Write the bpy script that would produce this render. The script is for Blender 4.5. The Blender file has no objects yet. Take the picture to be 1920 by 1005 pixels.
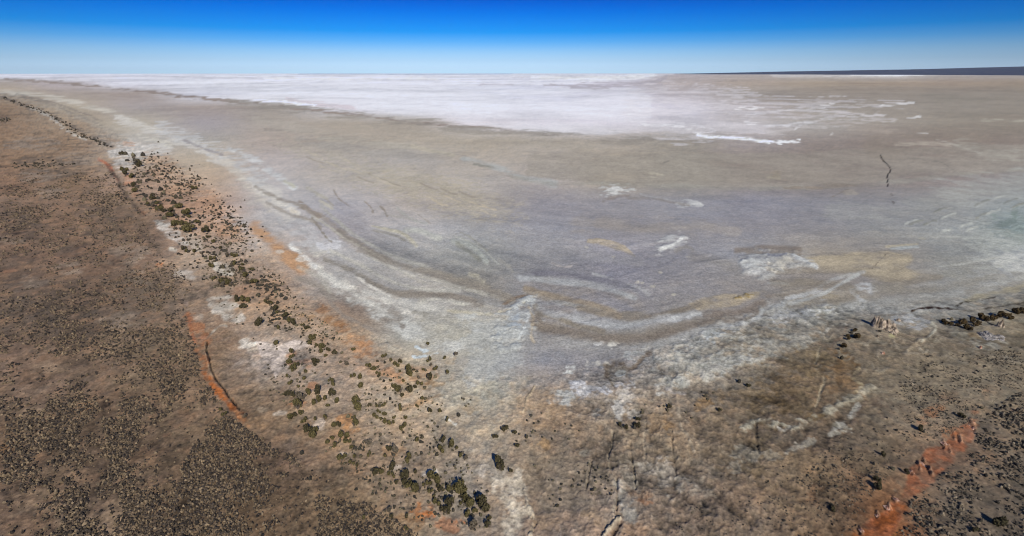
import bpy, math, random
import numpy as np
R = math.radians
random.seed(7); rng = np.random.default_rng(11)

# ------------------------------------------------------------------ camera, sky, sun, exposure
C = bpy.data.collections.new("salt_lake"); bpy.context.scene.collection.children.link(C)
sc = bpy.context.scene
H = 100.0; F = 960.0                     # drone height in metres, focal length in photo pixels
PITCH = math.atan((502.5-136)/F); ROLL = 0.0
cd = bpy.data.cameras.new("camera"); cam = bpy.data.objects.new("camera", cd); C.objects.link(cam)
cam.location = (0, 0, H)
cd.sensor_width = 36; cd.lens = 36*F/1920; cd.clip_start = 0.5; cd.clip_end = 200000
from mathutils import Matrix
cam.rotation_euler = (Matrix.Rotation(math.pi/2-PITCH, 3, 'X') @ Matrix.Rotation(ROLL, 3, 'Z')).to_euler()
sc.camera = cam
CM = np.array((Matrix.Rotation(math.pi/2-PITCH, 3, 'X') @ Matrix.Rotation(ROLL, 3, 'Z')))
SUN_EL = R(35); SUN_AZ = R(162)          # compass from +Y, clockwise: behind and a little to the right
w = bpy.data.worlds.new("World"); sc.world = w; w.use_nodes = True
nt = w.node_tree; nt.nodes.clear()
def N(t, k, **kw):
    n = t.nodes.new(k)
    for a, b in kw.items(): setattr(n, a, b)
    return n
sky = N(nt, 'ShaderNodeTexSky', sky_type='NISHITA', sun_disc=False, sun_elevation=SUN_EL, sun_rotation=SUN_AZ,
        air_density=1.0, dust_density=0.4, ozone_density=2.5, altitude=100)
tc = N(nt, 'ShaderNodeTexCoord'); sx = N(nt, 'ShaderNodeSeparateXYZ')
nt.links.new(tc.outputs['Generated'], sx.inputs[0])
rp = N(nt, 'ShaderNodeValToRGB'); rp.color_ramp.interpolation = 'LINEAR'
SKY = [(0.0, (0.53, 0.84, 1.4)), (0.0089, (0.49, 0.73, 1.27)), (0.0195, (0.385, 0.58, 1.02)), (0.034, (0.277, 0.484, 0.90)), (0.050, (0.117, 0.365, 0.827)),
       (0.067, (0.015, 0.267, 0.756)), (0.097, (0.0, 0.18, 0.66)), (0.118, (0.0, 0.115, 0.55)), (0.25, (0.03, 0.14, 0.5)), (1.0, (0.3, 0.5, 0.8))]
els = rp.color_ramp.elements
while len(els) < len(SKY): els.new(0.5)
for e, (p, c) in zip(els, SKY): e.position = p; e.color = (*[v/2 for v in c], 1)
nt.links.new(sx.outputs['Z'], rp.inputs[0])
mu = N(nt, 'ShaderNodeMix', data_type='RGBA', blend_type='MULTIPLY'); mu.inputs['Factor'].default_value = 1
nt.links.new(sky.outputs[0], mu.inputs[6]); sc2 = N(nt, 'ShaderNodeVectorMath', operation='SCALE'); sc2.inputs['Scale'].default_value = 2
nt.links.new(rp.outputs[0], sc2.inputs[0]); nt.links.new(sc2.outputs[0], mu.inputs[7])
sq = N(nt, 'ShaderNodeMath', operation='MULTIPLY'); nt.links.new(sx.outputs['X'], sq.inputs[0]); nt.links.new(sx.outputs['X'], sq.inputs[1])
sm = N(nt, 'ShaderNodeMath', operation='MULTIPLY_ADD'); nt.links.new(sq.outputs[0], sm.inputs[0]); sm.inputs[1].default_value = -0.45; sm.inputs[2].default_value = 1.0
sv = N(nt, 'ShaderNodeVectorMath', operation='SCALE'); nt.links.new(mu.outputs[2], sv.inputs[0]); nt.links.new(sm.outputs[0], sv.inputs['Scale'])
bg = N(nt, 'ShaderNodeBackground'); bg.inputs['Strength'].default_value = 0.15
nt.links.new(sv.outputs[0], bg.inputs['Color'])
wo = N(nt, 'ShaderNodeOutputWorld'); nt.links.new(bg.outputs[0], wo.inputs[0])
sd = bpy.data.lights.new("sun", 'SUN'); so = bpy.data.objects.new("sun", sd); C.objects.link(so)
sd.energy = 5.0; sd.angle = R(0.5); sd.color = (1.0, 0.965, 0.92)
from mathutils import Vector
sdir = Vector((math.sin(SUN_AZ)*math.cos(SUN_EL), math.cos(SUN_AZ)*math.cos(SUN_EL), math.sin(SUN_EL)))
so.rotation_euler = sdir.to_track_quat('Z', 'Y').to_euler(); so.location = sdir*500
sc.cycles.pixel_filter_type = 'BLACKMAN_HARRIS'; sc.cycles.filter_width = 1.1
vs = sc.view_settings; vs.view_transform = 'Standard'; vs.look = 'None'; vs.exposure = 0; vs.gamma = 1; vs.use_curve_mapping = False

#==PAINT==  ground survey: outlines read off the photograph, projected on the flat ground
def at(px, py):
    """ground point (z=0) seen at photo position px,py"""
    x = (px-960)/F; y = -(py-502.5)/F
    d = CM @ np.array([x, y, -1.0])
    if d[2] > -0.002: d[2] = -0.002
    t = H/-d[2]
    return d[0]*t, d[1]*t
def chart(X, Y):
    """inverse of at() for arrays of ground points"""
    P = np.stack([X, Y, np.full_like(X, -H)])
    q = CM.T @ P.reshape(3, -1)
    z = np.maximum(-q[2], 1e-3)
    return (960+F*q[0]/z).reshape(X.shape), (502.5-F*q[1]/z).reshape(X.shape)
def hsh(ix, iy, s):
    h = (ix.astype(np.int64)*374761393 + iy.astype(np.int64)*668265263 + s*1274126177) & 0xffffffff
    h = ((h ^ (h >> 13))*1274126177) & 0xffffffff
    h = ((h ^ (h >> 16))*2246822519) & 0xffffffff
    return ((h ^ (h >> 15)) & 0xffffff)/float(0xffffff)
def vn(x, y, s):
    ix = np.floor(x); iy = np.floor(y); fx = x-ix; fy = y-iy
    fx = fx*fx*(3-2*fx); fy = fy*fy*(3-2*fy)
    a = hsh(ix, iy, s); b = hsh(ix+1, iy, s); c = hsh(ix, iy+1, s); d = hsh(ix+1, iy+1, s)
    return (a+(b-a)*fx)*(1-fy)+(c+(d-c)*fx)*fy-0.5
def fbm(x, y, lam, octs, s, r=None, gain=0.55):
    """lam = longest wavelength in metres; short waves fade out where the sheet cannot hold them"""
    o = np.zeros_like(x); a = 1.0
    ca, sa = math.cos(0.6), math.sin(0.6)
    for k in range(octs):
        L = lam/2**k
        n = vn((x*ca+y*sa)/L+17.3*k, (y*ca-x*sa)/L-9.1*k, s+k)
        if r is not None: n = n*np.clip(L/(r*0.0035)-0.6, 0, 1)
        o += a*n; a *= gain
        ca, sa = ca*0.8-sa*0.6, sa*0.8+ca*0.6
    return o
def lin(c):
    if isinstance(c, str): c = [int(c[i:i+2], 16) for i in (0, 2, 4)]
    c = np.array(c, float)/255
    return np.where(c < 0.04045, c/12.92, ((c+0.055)/1.055)**2.4)
GX = np.arange(16)*128.0
GY = [140,155,175,200,230,265,300,340,380,430,480,530,580,630,680,740,800,860,930,1005]
G = """dcdfec dcdfec dcdfec dcdfec dcdfec dcdfec dcdfec dcdfec d9dcea d0d0de b9b0b4 aea5a2 b4aeac b9b5b6 aaa29e a29a94
a29892 b3aab0 d8d8e6 e0e2ec dfe1ec dcdeea dadce9 d8dae8 d4d5e3 c3bfcc b0a6a6 a89b92 a59789 a19284 9c8d80 988a7c
b5a796 aba09a a69a96 d8d9e6 dddfea dcdee9 dadce8 d6d8e5 d2d3e2 cccad8 b9b2b9 a69890 9f8e80 9d8c7d 998a7b 978878
8b7866 aca193 a59d9e a29794 a3948a cfcdd6 d8d9e4 d5d6e2 cfcfdc cbc9d6 c5c1cc b1a9ac a4968c a09184 998b7d 958778
8c7866 9a8b7c b0a89d a09aa0 a0968f a3978b a0958c cbc9d2 c9c8d4 c4c2ce c3c0c9 b8b3b8 aaa29f a19285 9a8b7a 968876
8d7865 8e7b69 b5b0ad aba6a2 a29a98 a89c90 a69b8e a59a8b a59c94 a39a92 a29588 b2aaa8 a3978c a09182 9c8c79 988a79
8a7462 917d6b b3a395 b6a99b a5a0a0 a49b93 a29c97 a89c8c a59a8d a29688 a09384 a09283 9f9183 9b8d7e 9c8e80 9c9287
866f5f 8a7563 a89183 b9a493 a9a7a8 a29a93 aca08f a4a09c 9d9896 a09588 9f9284 9f9283 9b8d7f 988f88 9b9694 9fa0a0
7d6a5d 846f60 8c7868 b5998a b3afae 9f9c9d a49c94 a39c93 979497 9b989b 96959a 929199 908f94 929193 989896 9aa0a0
7e6b5e 836f60 7f6e61 b09c90 b4aeab a09b9b a09e9d 9d9c9b 969598 969396 939195 908d90 908e90 939392 a0a2a0 8a9896
7c6a5e 826e61 7e6c60 a79a90 b8a598 a9a7a7 9c9b9a 949696 949498 929098 908e92 96969a 9d958a 9b948c 949490 a8abac
7a695d 79685c 7c6a5c 9b8c80 a98f7d aeaba8 a5a2a0 96938f 929197 908e95 908d90 928d8a 908a86 8f8a86 979692 9b9b9a
76665a 7a695d 7a695d 95867a ad9582 a79383 b0aeab a5a19c 918c8c 8e8c92 939090 8f8a88 95948f 9b9a99 989692 8a8478
75655a 6f6056 7d6d60 8f7a6a a8998e ab9480 b2afaa b0aea8 959294 908e8f 9b9899 8f8a84 85796d 857b70 877e74 7e7466
7b6a5f 7a695d 7f6e61 8a7666 b5a9a3 a39286 b09c88 aeaaa2 9f9c9c 94908e a5a2a0 857d77 7d6f60 83776a 7e7468 80766a
806f63 7d6c60 7b6a5d 806e60 93806f a5968b ad9f91 aba59b a59a91 a09a97 93897f 7d746b 7b6b5b 847a6c 7f7568 80776a
756558 726357 7a6a5d 7d6b5c 7f6c5b 93806f a39486 aaa297 a3917f a19589 8e8174 85796d 82766a 80766a 7f7366 756b60
716155 746458 776659 7b6a5c 76645a 7f6d5e 8f8074 a59c92 978a7c 93877b 8f8579 8b8074 827466 7f7163 7f6a5b 6d6359
7b6b61 7e6e62 7d6d60 756556 6c5c4e 786857 8c7c6e a39a92 9a8c80 a1968e 978a80 897a6d 7e6e60 8a6a52 746a60 6a625a
77685e 7a6a5f 7b6b5f 746454 6b5a4b 776656 8b7a69 968b82 93857c 9a8b80 93857a 877a6f 7b6a5b 8f5f3e 6e655c 69615a"""
GC = np.array([[lin(c) for c in row.split()] for row in G.splitlines()])
for j_, y_ in enumerate(GY):              # colour survey corrected against spot readings
    for i_, x_ in enumerate(GX):
        c_ = GC[j_, i_]; m_ = c_.mean()
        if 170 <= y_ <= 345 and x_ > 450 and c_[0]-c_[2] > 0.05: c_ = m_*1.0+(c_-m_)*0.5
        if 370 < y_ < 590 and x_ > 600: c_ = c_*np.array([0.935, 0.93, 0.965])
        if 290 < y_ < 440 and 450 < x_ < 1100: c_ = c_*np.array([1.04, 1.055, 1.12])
        if 370 < y_ < 570 and x_ > 1100: c_ = c_*np.array([1.0, 1.015, 1.05])
        if 600 < y_ < 700 and 700 < x_ < 1100: c_ = c_*0.95
        if y_ > 780 and x_ > 880: c_ = c_*np.array([0.90, 0.85, 0.83])
        elif y_ > 720 and x_ > 1000: c_ = c_*np.array([0.95, 0.92, 0.91])
        if x_ < 500 and y_ > 390: c_ = c_*np.array([1.02, 0.97, 0.93])
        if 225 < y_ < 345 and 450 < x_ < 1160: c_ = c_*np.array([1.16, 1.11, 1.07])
        if 255 < y_ < 350 and x_ > 1400: c_ = c_*np.array([0.86, 0.81, 0.84])
        if 370 < y_ < 540 and 560 < x_ < 830: c_ = c_*1.13
        if 640 < y_ < 720 and 890 < x_ < 1160: c_ = c_*np.array([0.86, 0.89, 1.02])
        GC[j_, i_] = c_
def sstep(a, b, x):
    t = np.clip((x-a)/(b-a), 0, 1); return t*t*(3-2*t)
def spline(P, n=5):
    P = np.array(P, float)
    if len(P) < 3: return P
    Q = np.vstack([2*P[0]-P[1], P, 2*P[-1]-P[-2]]); o = []
    for i in range(1, len(Q)-2):
        for t in np.arange(n)/n:
            o.append(0.5*((2*Q[i])+(-Q[i-1]+Q[i+1])*t+(2*Q[i-1]-5*Q[i]+4*Q[i+1]-Q[i+2])*t*t+(-Q[i-1]+3*Q[i]-3*Q[i+1]+Q[i+2])*t**3))
    o.append(P[-1]); return np.array(o)
def seg_d(u, v, P, wid=None):
    """distance to polyline; with widths returns distance/width, side sign"""
    best = np.full(u.shape, 1e9); side = np.zeros(u.shape)
    for i in range(len(P)-1):
        ax, ay = P[i][:2]; bx, by = P[i+1][:2]; dx, dy = bx-ax, by-ay
        L = dx*dx+dy*dy+1e-9
        t = np.clip(((u-ax)*dx+(v-ay)*dy)/L, 0, 1)
        d = np.hypot(u-ax-t*dx, v-ay-t*dy)
        if wid is not None: d = d/(wid[i]+(wid[i+1]-wid[i])*t)
        m = d < best
        best = np.where(m, d, best); side = np.where(m, np.sign((u-ax)*dy-(v-ay)*dx), side)
    return best, side
def inside(u, v, P):
    c = np.zeros(u.shape, bool); n = len(P)
    for i in range(n):
        ax, ay = P[i]; bx, by = P[(i+1) % n]
        if ay == by: continue
        c ^= ((ay > v) != (by > v)) & (u < (bx-ax)*(v-ay)/(by-ay)+ax)
    return c
FEAT = []
def S(pts, col, w=4, a=0.8, soft=0.7, brk=0.5, lam=None, h=0, jit=1.0):
    """streak: polyline in photo positions, optional third value = width factor"""
    FEAT.append(('s', pts, col, w, a, soft, brk, lam, h, jit))
def B(pts, col, f=6, a=0.8, brk=0.3, lam=None, h=0, jit=1.0):
    """patch: closed outline in photo positions with a soft edge of f"""
    FEAT.append(('b', pts, col, f, a, 0, brk, lam, h, jit))
def E(cx, cy, rx, ry, col, a=0.8, f=None, brk=0.5, rot=0, lam=None, h=0, jit=1.0):
    c, s = math.cos(R(rot)), math.sin(R(rot))
    if rx < 32: jit *= 0.5
    pts = [(cx+rx*math.cos(t)*c-ry*math.sin(t)*s, cy+rx*math.cos(t)*s+ry*math.sin(t)*c) for t in np.arange(12)*math.pi/6]
    B(pts, col, f or max(2, min(rx, ry)*0.8), a, brk, lam, h, jit)
#==FEATURES==
# --- far salt crust and its shore
B([(-60,139),(400,139),(1000,139),(1240,139),(1245,143),(1180,152),(1100,157),(1000,160),(960,165),(1100,165),(1200,168),(1220,200),(1200,240),(1130,254),(1040,248),(970,241),(880,232),(760,220),(640,206),(560,197),(440,186),(340,176),(250,167),(160,158),(60,149),(-60,147)], 'd6d7e3', 5, .55, .45, 500)
B([(1180,162),(1330,163),(1400,172),(1415,182),(1440,192),(1560,192),(1690,194),(1600,203),(1540,217),(1500,232),(1400,246),(1330,258),(1250,258),(1180,256)], 'cfccd6', 7, .5, 1.2, 120)
B([(990,330),(1100,340),(1300,347),(1400,350),(1600,346),(1700,334),(1960,312),(1960,270),(1500,285),(1200,290),(1000,285)], 'a09384', 3, .6, .35, 60)
S([(-40,149),(60,151),(130,156),(205,165),(275,172),(350,181),(430,189),(520,199),(620,210),(700,219),(780,230),(880,238),(960,244)], '8f847f', 2.2, .75, .8, .6, 60)
S([(430,191),(520,201),(620,213),(700,223),(800,234),(900,243),(1000,250),(1100,256),(1220,260)], '95897d', 6, .6, .9, .6, 80)
S([(540,187),(580,193),(615,197),(660,203)], 'c4bcc6', 3.5, .7, .8, .4)
S([(480,189),(540,192),(590,198)], 'f0f0f6', 2.2, .8)
S([(1000,147),(1080,148),(1150,146),(1225,141)], 'eceef6', 4, .9, .8, .2, 200)
S([(1020,160),(1100,159),(1180,157),(1230,152),(1250,142)], 'a8a2ac', 2.4, .8, .8, .5, 150)
S([(1070,164),(1130,164),(1180,162),(1240,160)], 'a59fa8', 2.2, .7, .8, .5, 150)
S([(560,138.5),(800,139),(960,138.5)], '9fb0cf', .9, .7, .5, .3, 600)
S([(720,150),(860,151),(960,149),(1100,152)], 'c3c4d6', 2, .5, .8, .5, 300)
S([(0,142),(200,143),(420,146),(520,149)], 'cfcfe0', 2, .5, .8, .5, 300)
S([(500,147),(620,147),(760,147),(900,152)], 'f2f2fa', 2.2, .7, .8, .4, 300)
S([(930,158),(900,158),(960,158)], 'b8b4c2', 1.2, .7)
S([(1308,253),(1330,257),(1370,258),(1410,262),(1445,267)], 'eceff6', 2.6, .95, .6, .25)
S([(1450,265),(1475,266),(1500,264)], 'dfe0e8', 1.8, .8, .8, 1)
S([(1200,233),(1260,235),(1300,243),(1310,252)], 'e4e5ee', 1.8, .7)
S([(1220,236),(1290,232),(1340,244),(1305,249)], 'dddde8', 1.6, .6)
S([(1380,203),(1420,203),(1432,202)], 'e8e8f0', 2, .8)
S([(1400,214),(1440,211),(1470,206),(1550,204)], 'd8d8e2', 1.6, .6)
S([(1400,230),(1460,236),(1510,228),(1560,221)], 'dedee8', 1.8, .7)
S([(1490,242),(1510,232),(1530,229)], 'dedee8', 1.6, .7)
S([(1540,197),(1560,196)], 'e6e6ee', 2, .8); S([(1500,189),(1560,198),(1620,197),(1655,199)], 'bab5b8', 2, .5)
S([(1655,199),(1690,195),(1715,193)], 'dcdce4', 1.6, .8)
S([(1590,220),(1650,216),(1660,215)], 'c6c2c6', 1.6, .7); S([(1700,222),(1715,220),(1728,217)], 'dadae0', 1.4, .8)
S([(1440,250),(1480,242),(1520,236),(1600,228),(1680,222)], 'bab5b8', 4, .5, .9, .7)
S([(1560,251),(1565,252)], 'ececf0', 1.8, .9, .6, .2); S([(1720,250),(1740,249)], 'b9b5b5', 1.5, .7)
S([(1440,176),(1480,172),(1560,168),(1700,166),(1900,168)], '8f8073', 3, .35, .9, .6, 150)
S([(1400,182),(1500,186),(1600,186),(1640,180)], '907d6e', 5, .4, .9, .5, 120)
S([(1730,182),(1800,184),(1830,188),(1880,182)], '858078', 3, .5, .9, .6, 100)
S([(1440,213),(1540,225),(1600,238),(1660,240)], 'a79c96', 8, .35, .9, .6, 100)
S([(1640,270),(1760,262),(1880,240),(1930,238)], '937f6c', 14, .45, .9, .4, 100)
S([(1760,262),(1800,275),(1840,288)], 'b0a398', 1.4, .6, .8, .3); S([(1840,225),(1930,226)], 'ab9f8a', 2, .6)
S([(1680,272),(1740,268),(1780,272)], 'b2a08e', 3, .5); S([(1700,296),(1760,304),(1790,322)], '857a70', 1, .6)
S([(1800,268),(1860,288),(1930,290)], 'a8a092', 8, .4)
S([(1448,141.5),(1500,142),(1600,142),(1700,143)], 'cfced2', 2.6, .5, .8, .3, 200)
S([(1595,140),(1680,141),(1760,139),(1860,138.5),(1960,137)], 'f0f2f6', 1.4, .95, .6, .15, 300)
# --- pale beaches running off to the left
S([(-40,168),(20,174),(70,180),(120,188),(180,203),(240,222),(300,246)], 'c4b8a8', 4.5, .75, .9, .4, 60)
S([(-40,180),(20,184),(80,196),(140,216),(200,240),(235,262)], 'a5937f', 5, .5, .9, .4, 50)
S([(0,176),(80,190),(160,222),(190,236)], '8d7f70', 1.6, .6); S([(30,176),(90,190),(150,210),(200,232)], '85776a', 1.4, .5)
S([(220,222),(280,245),(330,262),(380,280),(420,305),(460,330),(520,365)], 'c6c3c2', 6, .55, .9, .6, 30)
S([(300,240),(360,262),(420,290),(470,318),(490,345)], 'bdbec4', 8, .5, .9, .8, 14)
S([(345,262),(380,278),(415,290)], '928d92', 2, .6, .8, .4)
S([(430,280),(480,300),(500,316),(530,335),(550,350)], 'c2c4ca', 5, .6, .9, .8, 12)
S([(420,300),(450,330),(478,362),(505,392)], 'c4bdb6', 6, .5, .9, .6, 12)
B([(205,285),(225,272),(262,270),(310,268),(322,280),(300,290),(265,300),(240,318),(215,312)], 'c9c7c8', 5, .7, .6, 12)
S([(265,255),(290,262),(318,270)], 'c4c0ba', 4, .6)
S([(0,182),(30,192),(60,203),(90,214),(130,235),(170,255),(205,272)], '6e5e50', 3, .55, .9, .8, 12)
S([(60,202),(95,220),(125,243),(160,262)], 'b9aca0', 2, .7, .8, .7, 8)
# --- orange grounds
B([(272,292),(300,285),(325,300),(345,330),(400,360),(420,410),(470,440),(430,455),(380,420),(330,380),(290,330)], 'b08463', 8, .6, .7, 14)
E(240,270,12,3,'b8825c',.8); E(212,262,14,4,'a08060',.6)
E(240,337,9,7,'c08058',.8); E(255,362,6,5,'b98460',.6); E(308,385,22,10,'bb8a6c',.6); E(335,418,16,8,'bf8a66',.7)
E(430,430,20,14,'ba8a64',.6); E(402,385,20,10,'bb9474',.5); E(460,440,26,12,'b98e68',.5,rot=30)
S([(480,425),(510,455),(540,478),(565,500)], 'b98d66', 10, .7, .9, .4, 14)
S([(560,480),(575,498)], 'b2875f', 8, .6)
E(448,550,16,12,'bb8a68',.6); E(500,560,22,12,'ad8664',.5); E(520,600,14,8,'a87c58',.4)
E(607,590,9,16,'a06c3a',.8,rot=-25); E(625,605,20,9,'9c7044',.75,rot=20); E(640,615,14,7,'a0672f',.6); E(575,600,16,10,'b08452',.6)
E(665,640,26,8,'b2825a',.6); E(680,658,24,14,'b07c54',.75); E(735,697,20,8,'b0764a',.6); E(745,715,12,6,'b4764c',.5)
E(596,640,14,8,'b58a6a',.5); E(545,665,10,16,'b47c56',.6); E(595,725,16,7,'b47850',.7); E(553,757,20,7,'bb7a50',.7)
E(575,680,14,7,'b27f60',.5); E(650,795,16,14,'b07c4e',.75); E(665,805,12,6,'b47c46',.6); E(700,690,30,10,'b28f78',.4)
E(790,700,28,12,'b08462',.6); E(805,722,26,7,'a98358',.6); E(840,675,14,6,'b28e66',.6); E(760,740,16,6,'b28a6a',.4)
E(780,760,30,6,'9e7a58',.5,rot=-15); E(800,750,36,3,'9e7c56',.6,rot=-20)
E(740,845,24,8,'a8805c',.5); E(790,960,22,12,'a8642c',.8); E(805,965,10,6,'b8682c',.7); E(840,985,26,10,'a05f34',.6,rot=20)
E(865,980,9,4,'c06a20',.8); E(765,980,30,12,'94704e',.5); E(630,820,26,10,'a8826a',.4)
E(670,880,24,8,'a88468',.4)
# --- white sand pans in the shrub belt
B([(286,412),(318,415),(330,425),(345,440),(350,462),(330,455),(312,440)], 'c9c2bf', 4, .8, .5, 8)
B([(290,414),(300,414),(318,425),(300,422)], 'd6d2cf', 2, .8, .3)
B([(350,440),(372,445),(380,470),(362,470)], 'b8b0a8', 4, .5, .7, 8)
B([(395,497),(420,492),(438,505),(432,517),(410,510)], 'd2cac2', 3, .85, .3); S([(318,467),(328,470)], 'c9c2ba', 3, .6)
S([(333,515),(350,512),(362,520)], 'bfb4ae', 6, .6); B([(340,510),(362,508),(364,520),(345,520)], 'b5a8a0', 3, .6, .4)
B([(390,565),(425,552),(440,570),(455,585),(460,605),(430,605),(415,590),(398,585)], 'c9c2bc', 5, .75, .5, 8)
E(463,645,14,9,'d0c7c0',.8); E(475,655,10,5,'cabcb0',.6)
B([(478,640),(500,645),(520,652),(550,640),(575,648),(577,653),(548,660),(535,665),(520,700),(515,712),(505,690),(488,665)], 'cdbfba', 3, .9, .15, 14)
B([(580,788),(605,785),(606,803),(590,804)], 'c0b0a6', 3, .6, .5); E(525,775,14,4,'b8aaa0',.6,rot=-10)
S([(484,770),(530,772)], 'a89888', 4, .4); E(640,540,10,6,'bfb6ae',.4)
E(650,850,12,5,'b4a9a0',.5); E(805,885,18,6,'bdb5b2',.6); E(740,875,14,4,'b4a9a4',.5)
B([(790,575),(880,585),(960,610),(960,640),(900,690),(870,740),(820,730),(780,700),(740,660),(770,640)], 'b3aea4', 20, .35, .5, 20)
S([(640,545),(700,580),(740,600),(800,640),(850,650)], 'c0c0c0', 12, .5, .9, .7, 14)
S([(560,485),(600,505),(640,530),(690,552),(730,570),(770,588)], 'd0ccc8', 5, .75, .8, .6, 8)
S([(545,460),(570,480),(590,500)], 'd8d6d6', 4, .8, .8, .5)
S([(668,518),(700,540),(730,555),(760,565)], 'd4d0cc', 2.6, .75, .8, .5)
S([(690,550),(730,560),(780,575),(830,585)], 'c2c0be', 7, .5, .9, .7, 10)
E(606,464,38,12,'b0b0b2',.6,rot=-5); E(618,460,22,8,'c9c9d2',.75,lam=4); E(605,475,24,6,'c6c2bc',.6)
B([(535,380),(560,405),(585,415),(590,445),(565,460),(540,440),(520,420)], 'b6b6bc', 8, .6, .8, 8)
E(505,365,26,14,'c2bebc',.55,rot=35); E(530,395,22,9,'c8c4c2',.6,rot=35); E(470,375,14,8,'b9b4b0',.4)
S([(480,355),(520,378),(560,400)], 'cdc9c6', 4, .7, .9, .6, 8); E(553,396,8,3,'cfc2b2',.8,rot=20)
E(523,471,8,3,'c9bdb2',.7)
# --- flow streaks, dark
S([(560,380),(580,395),(600,405)], '8e7c6c', 4, .65); S([(480,350),(520,372),(550,382),(590,400)], '94887e', 3, .6)
S([(585,410),(595,425),(610,442),(622,452)], '8b8174', 2, .7); S([(600,402),(640,440),(680,470),(720,485)], '948b84', 5, .5)
S([(636,432),(655,445),(675,455),(700,475),(730,488)], '877b71', 5, .65, .9, .4)
S([(700,478),(740,495),(790,512),(850,525),(900,540)], '8d8781', 6, .5, .9, .4)
S([(790,505),(830,517),(870,525),(920,545),(955,560)], '978c7e', 7, .6, .9, .4)
S([(610,488),(650,502),(690,525),(730,545),(780,552),(850,553)], '8a847e', 4, .65, .9, .4)
S([(740,552),(790,550),(840,555),(900,570)], '8d7f73', 6, .5, .9, .4)
S([(560,520),(590,530),(610,545),(625,560)], '94877c', 6, .55); S([(615,560),(640,590),(680,612),(705,622)], '8d8580', 3.5, .5)
S([(700,575),(735,588),(745,598)], '8c8078', 7, .55); S([(705,596),(730,600),(755,612)], '8a7c72', 4, .6)
S([(780,575),(800,565),(830,563),(860,570),(880,568)], 'c2bfb9', 3, .6, .8, .6); S([(775,585),(800,590),(790,598)], '9c9488', 4, .5)
S([(840,583),(900,588),(940,585),(975,570),(1000,555)], 'c4b99f', 2.5, .55, .8, .6)
S([(585,405),(625,430),(650,447),(690,470),(720,487)], 'b5b1a9', 1.8, .6); S([(690,480),(740,505),(780,520)], 'bcb9b4', 2, .6)
S([(760,515),(790,530),(850,540),(900,545)], 'b3aea8', 2.5, .5)
# --- flow streaks, pale ridges
S([(698,424,.4),(720,429,1),(750,436,1),(768,448,1.3),(781,461,1)], 'b7b0a0', 3, .85, .7, .2, h=.35, jit=.3)
S([(700,431),(740,441),(760,450)], '85827c', 2, .5, .8, .3, jit=.3)
S([(762,432),(790,434),(815,445),(825,447)], 'adaeac', 5, .65, .8, .2, h=.3, jit=.4)
S([(850,453),(880,459),(900,475),(912,490)], 'a6a9a7', 4.5, .6, .8, .2, h=.3, jit=.4)
S([(858,458),(880,472),(900,487)], '85857f', 4, .55, .8, .2, jit=.4)
S([(855,445),(885,455),(910,470),(935,496)], 'a8a9a6', 1.6, .6, .8, .3, jit=.4)
S([(865,437),(890,450),(915,470)], '8c8b86', 1.6, .5, .8, .4, jit=.4)
S([(600,377),(615,385),(622,391)], 'b9b2a4', 3, .7, .8, .2, h=.3); S([(590,360),(612,372),(625,386)], '9c9690', 1.5, .6)
S([(575,352),(600,366),(615,371)], 'b0aca6', 3, .6, .8, .3); S([(625,358),(640,375),(653,386)], '8b827a', 1.5, .6)
S([(680,377),(695,390),(702,400)], '8e857d', 1.5, .6); S([(712,387),(722,395),(728,405)], '8a8178', 1.3, .6)
S([(745,390),(765,405),(780,415),(800,420)], 'a9aaa8', 2, .5); S([(785,400),(795,410),(805,420)], '8e877f', 1.3, .4)
S([(880,513),(895,520),(905,528)], 'ada79b', 4, .6); S([(935,485),(950,495),(960,510)], 'a3a09c', 3, .4)
S([(610,462),(625,472)], 'c4c2c6', 3, .4); S([(535,340),(550,350)], 'b8b6a8', 3, .6, h=.2)
S([(725,397),(735,404),(770,410)], '9c9a96', 1.2, .4)
# yellow ripple field
for (x,y,rx,ry,a_) in [(540,268,30,8,.35),(590,285,50,10,.4),(660,310,60,12,.45),(720,335,60,14,.5),(790,350,70,12,.55),(860,355,50,12,.5),(820,375,90,10,.3),(900,385,60,14,.35),(760,330,40,8,.4),(940,400,40,12,.25)]:
    E(x,y,rx,ry,'b3a690',a_,f=ry,brk=1.6,rot=14,lam=5)
for k in range(26):
    x=570+k*13.5+random.uniform(-8,8); y=288+k*3.9+random.uniform(-14,16)
    S([(x,y),(x+18,y+9),(x+30,y+12)], random.choice(['c4b294','bfae90','958d84','b9ab95']), 1.3, .55, .8, .5, 8, h=.12, jit=.5)
# dark and pale bands near centre
S([(600,262),(700,268),(770,276),(820,285),(850,292)], 'b7ab99', 4, .55, .9, .5, 40)
S([(770,274),(810,283),(850,292)], 'bcac92', 3, .7, .8, .3, 30)
S([(500,242),(540,245),(590,248)], '8e8884', 2, .5); S([(480,225),(560,240),(640,256),(720,270)], 'b0a294', 6, .4, .9, .4, 50)
S([(870,300),(900,305),(945,320),(990,335),(1040,345)], 'a8abae', 5, .6, .9, .4, 30)
S([(890,308),(910,312),(925,314)], '85837c', 2, .6)
S([(560,260),(640,275),(720,285),(820,295)], '9c9896', 7, .45, .9, .5, 50)
S([(620,220),(720,235),(820,250),(960,262),(1100,272)], 'a5967f', 8, .3, .9, .5, 80)
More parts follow.
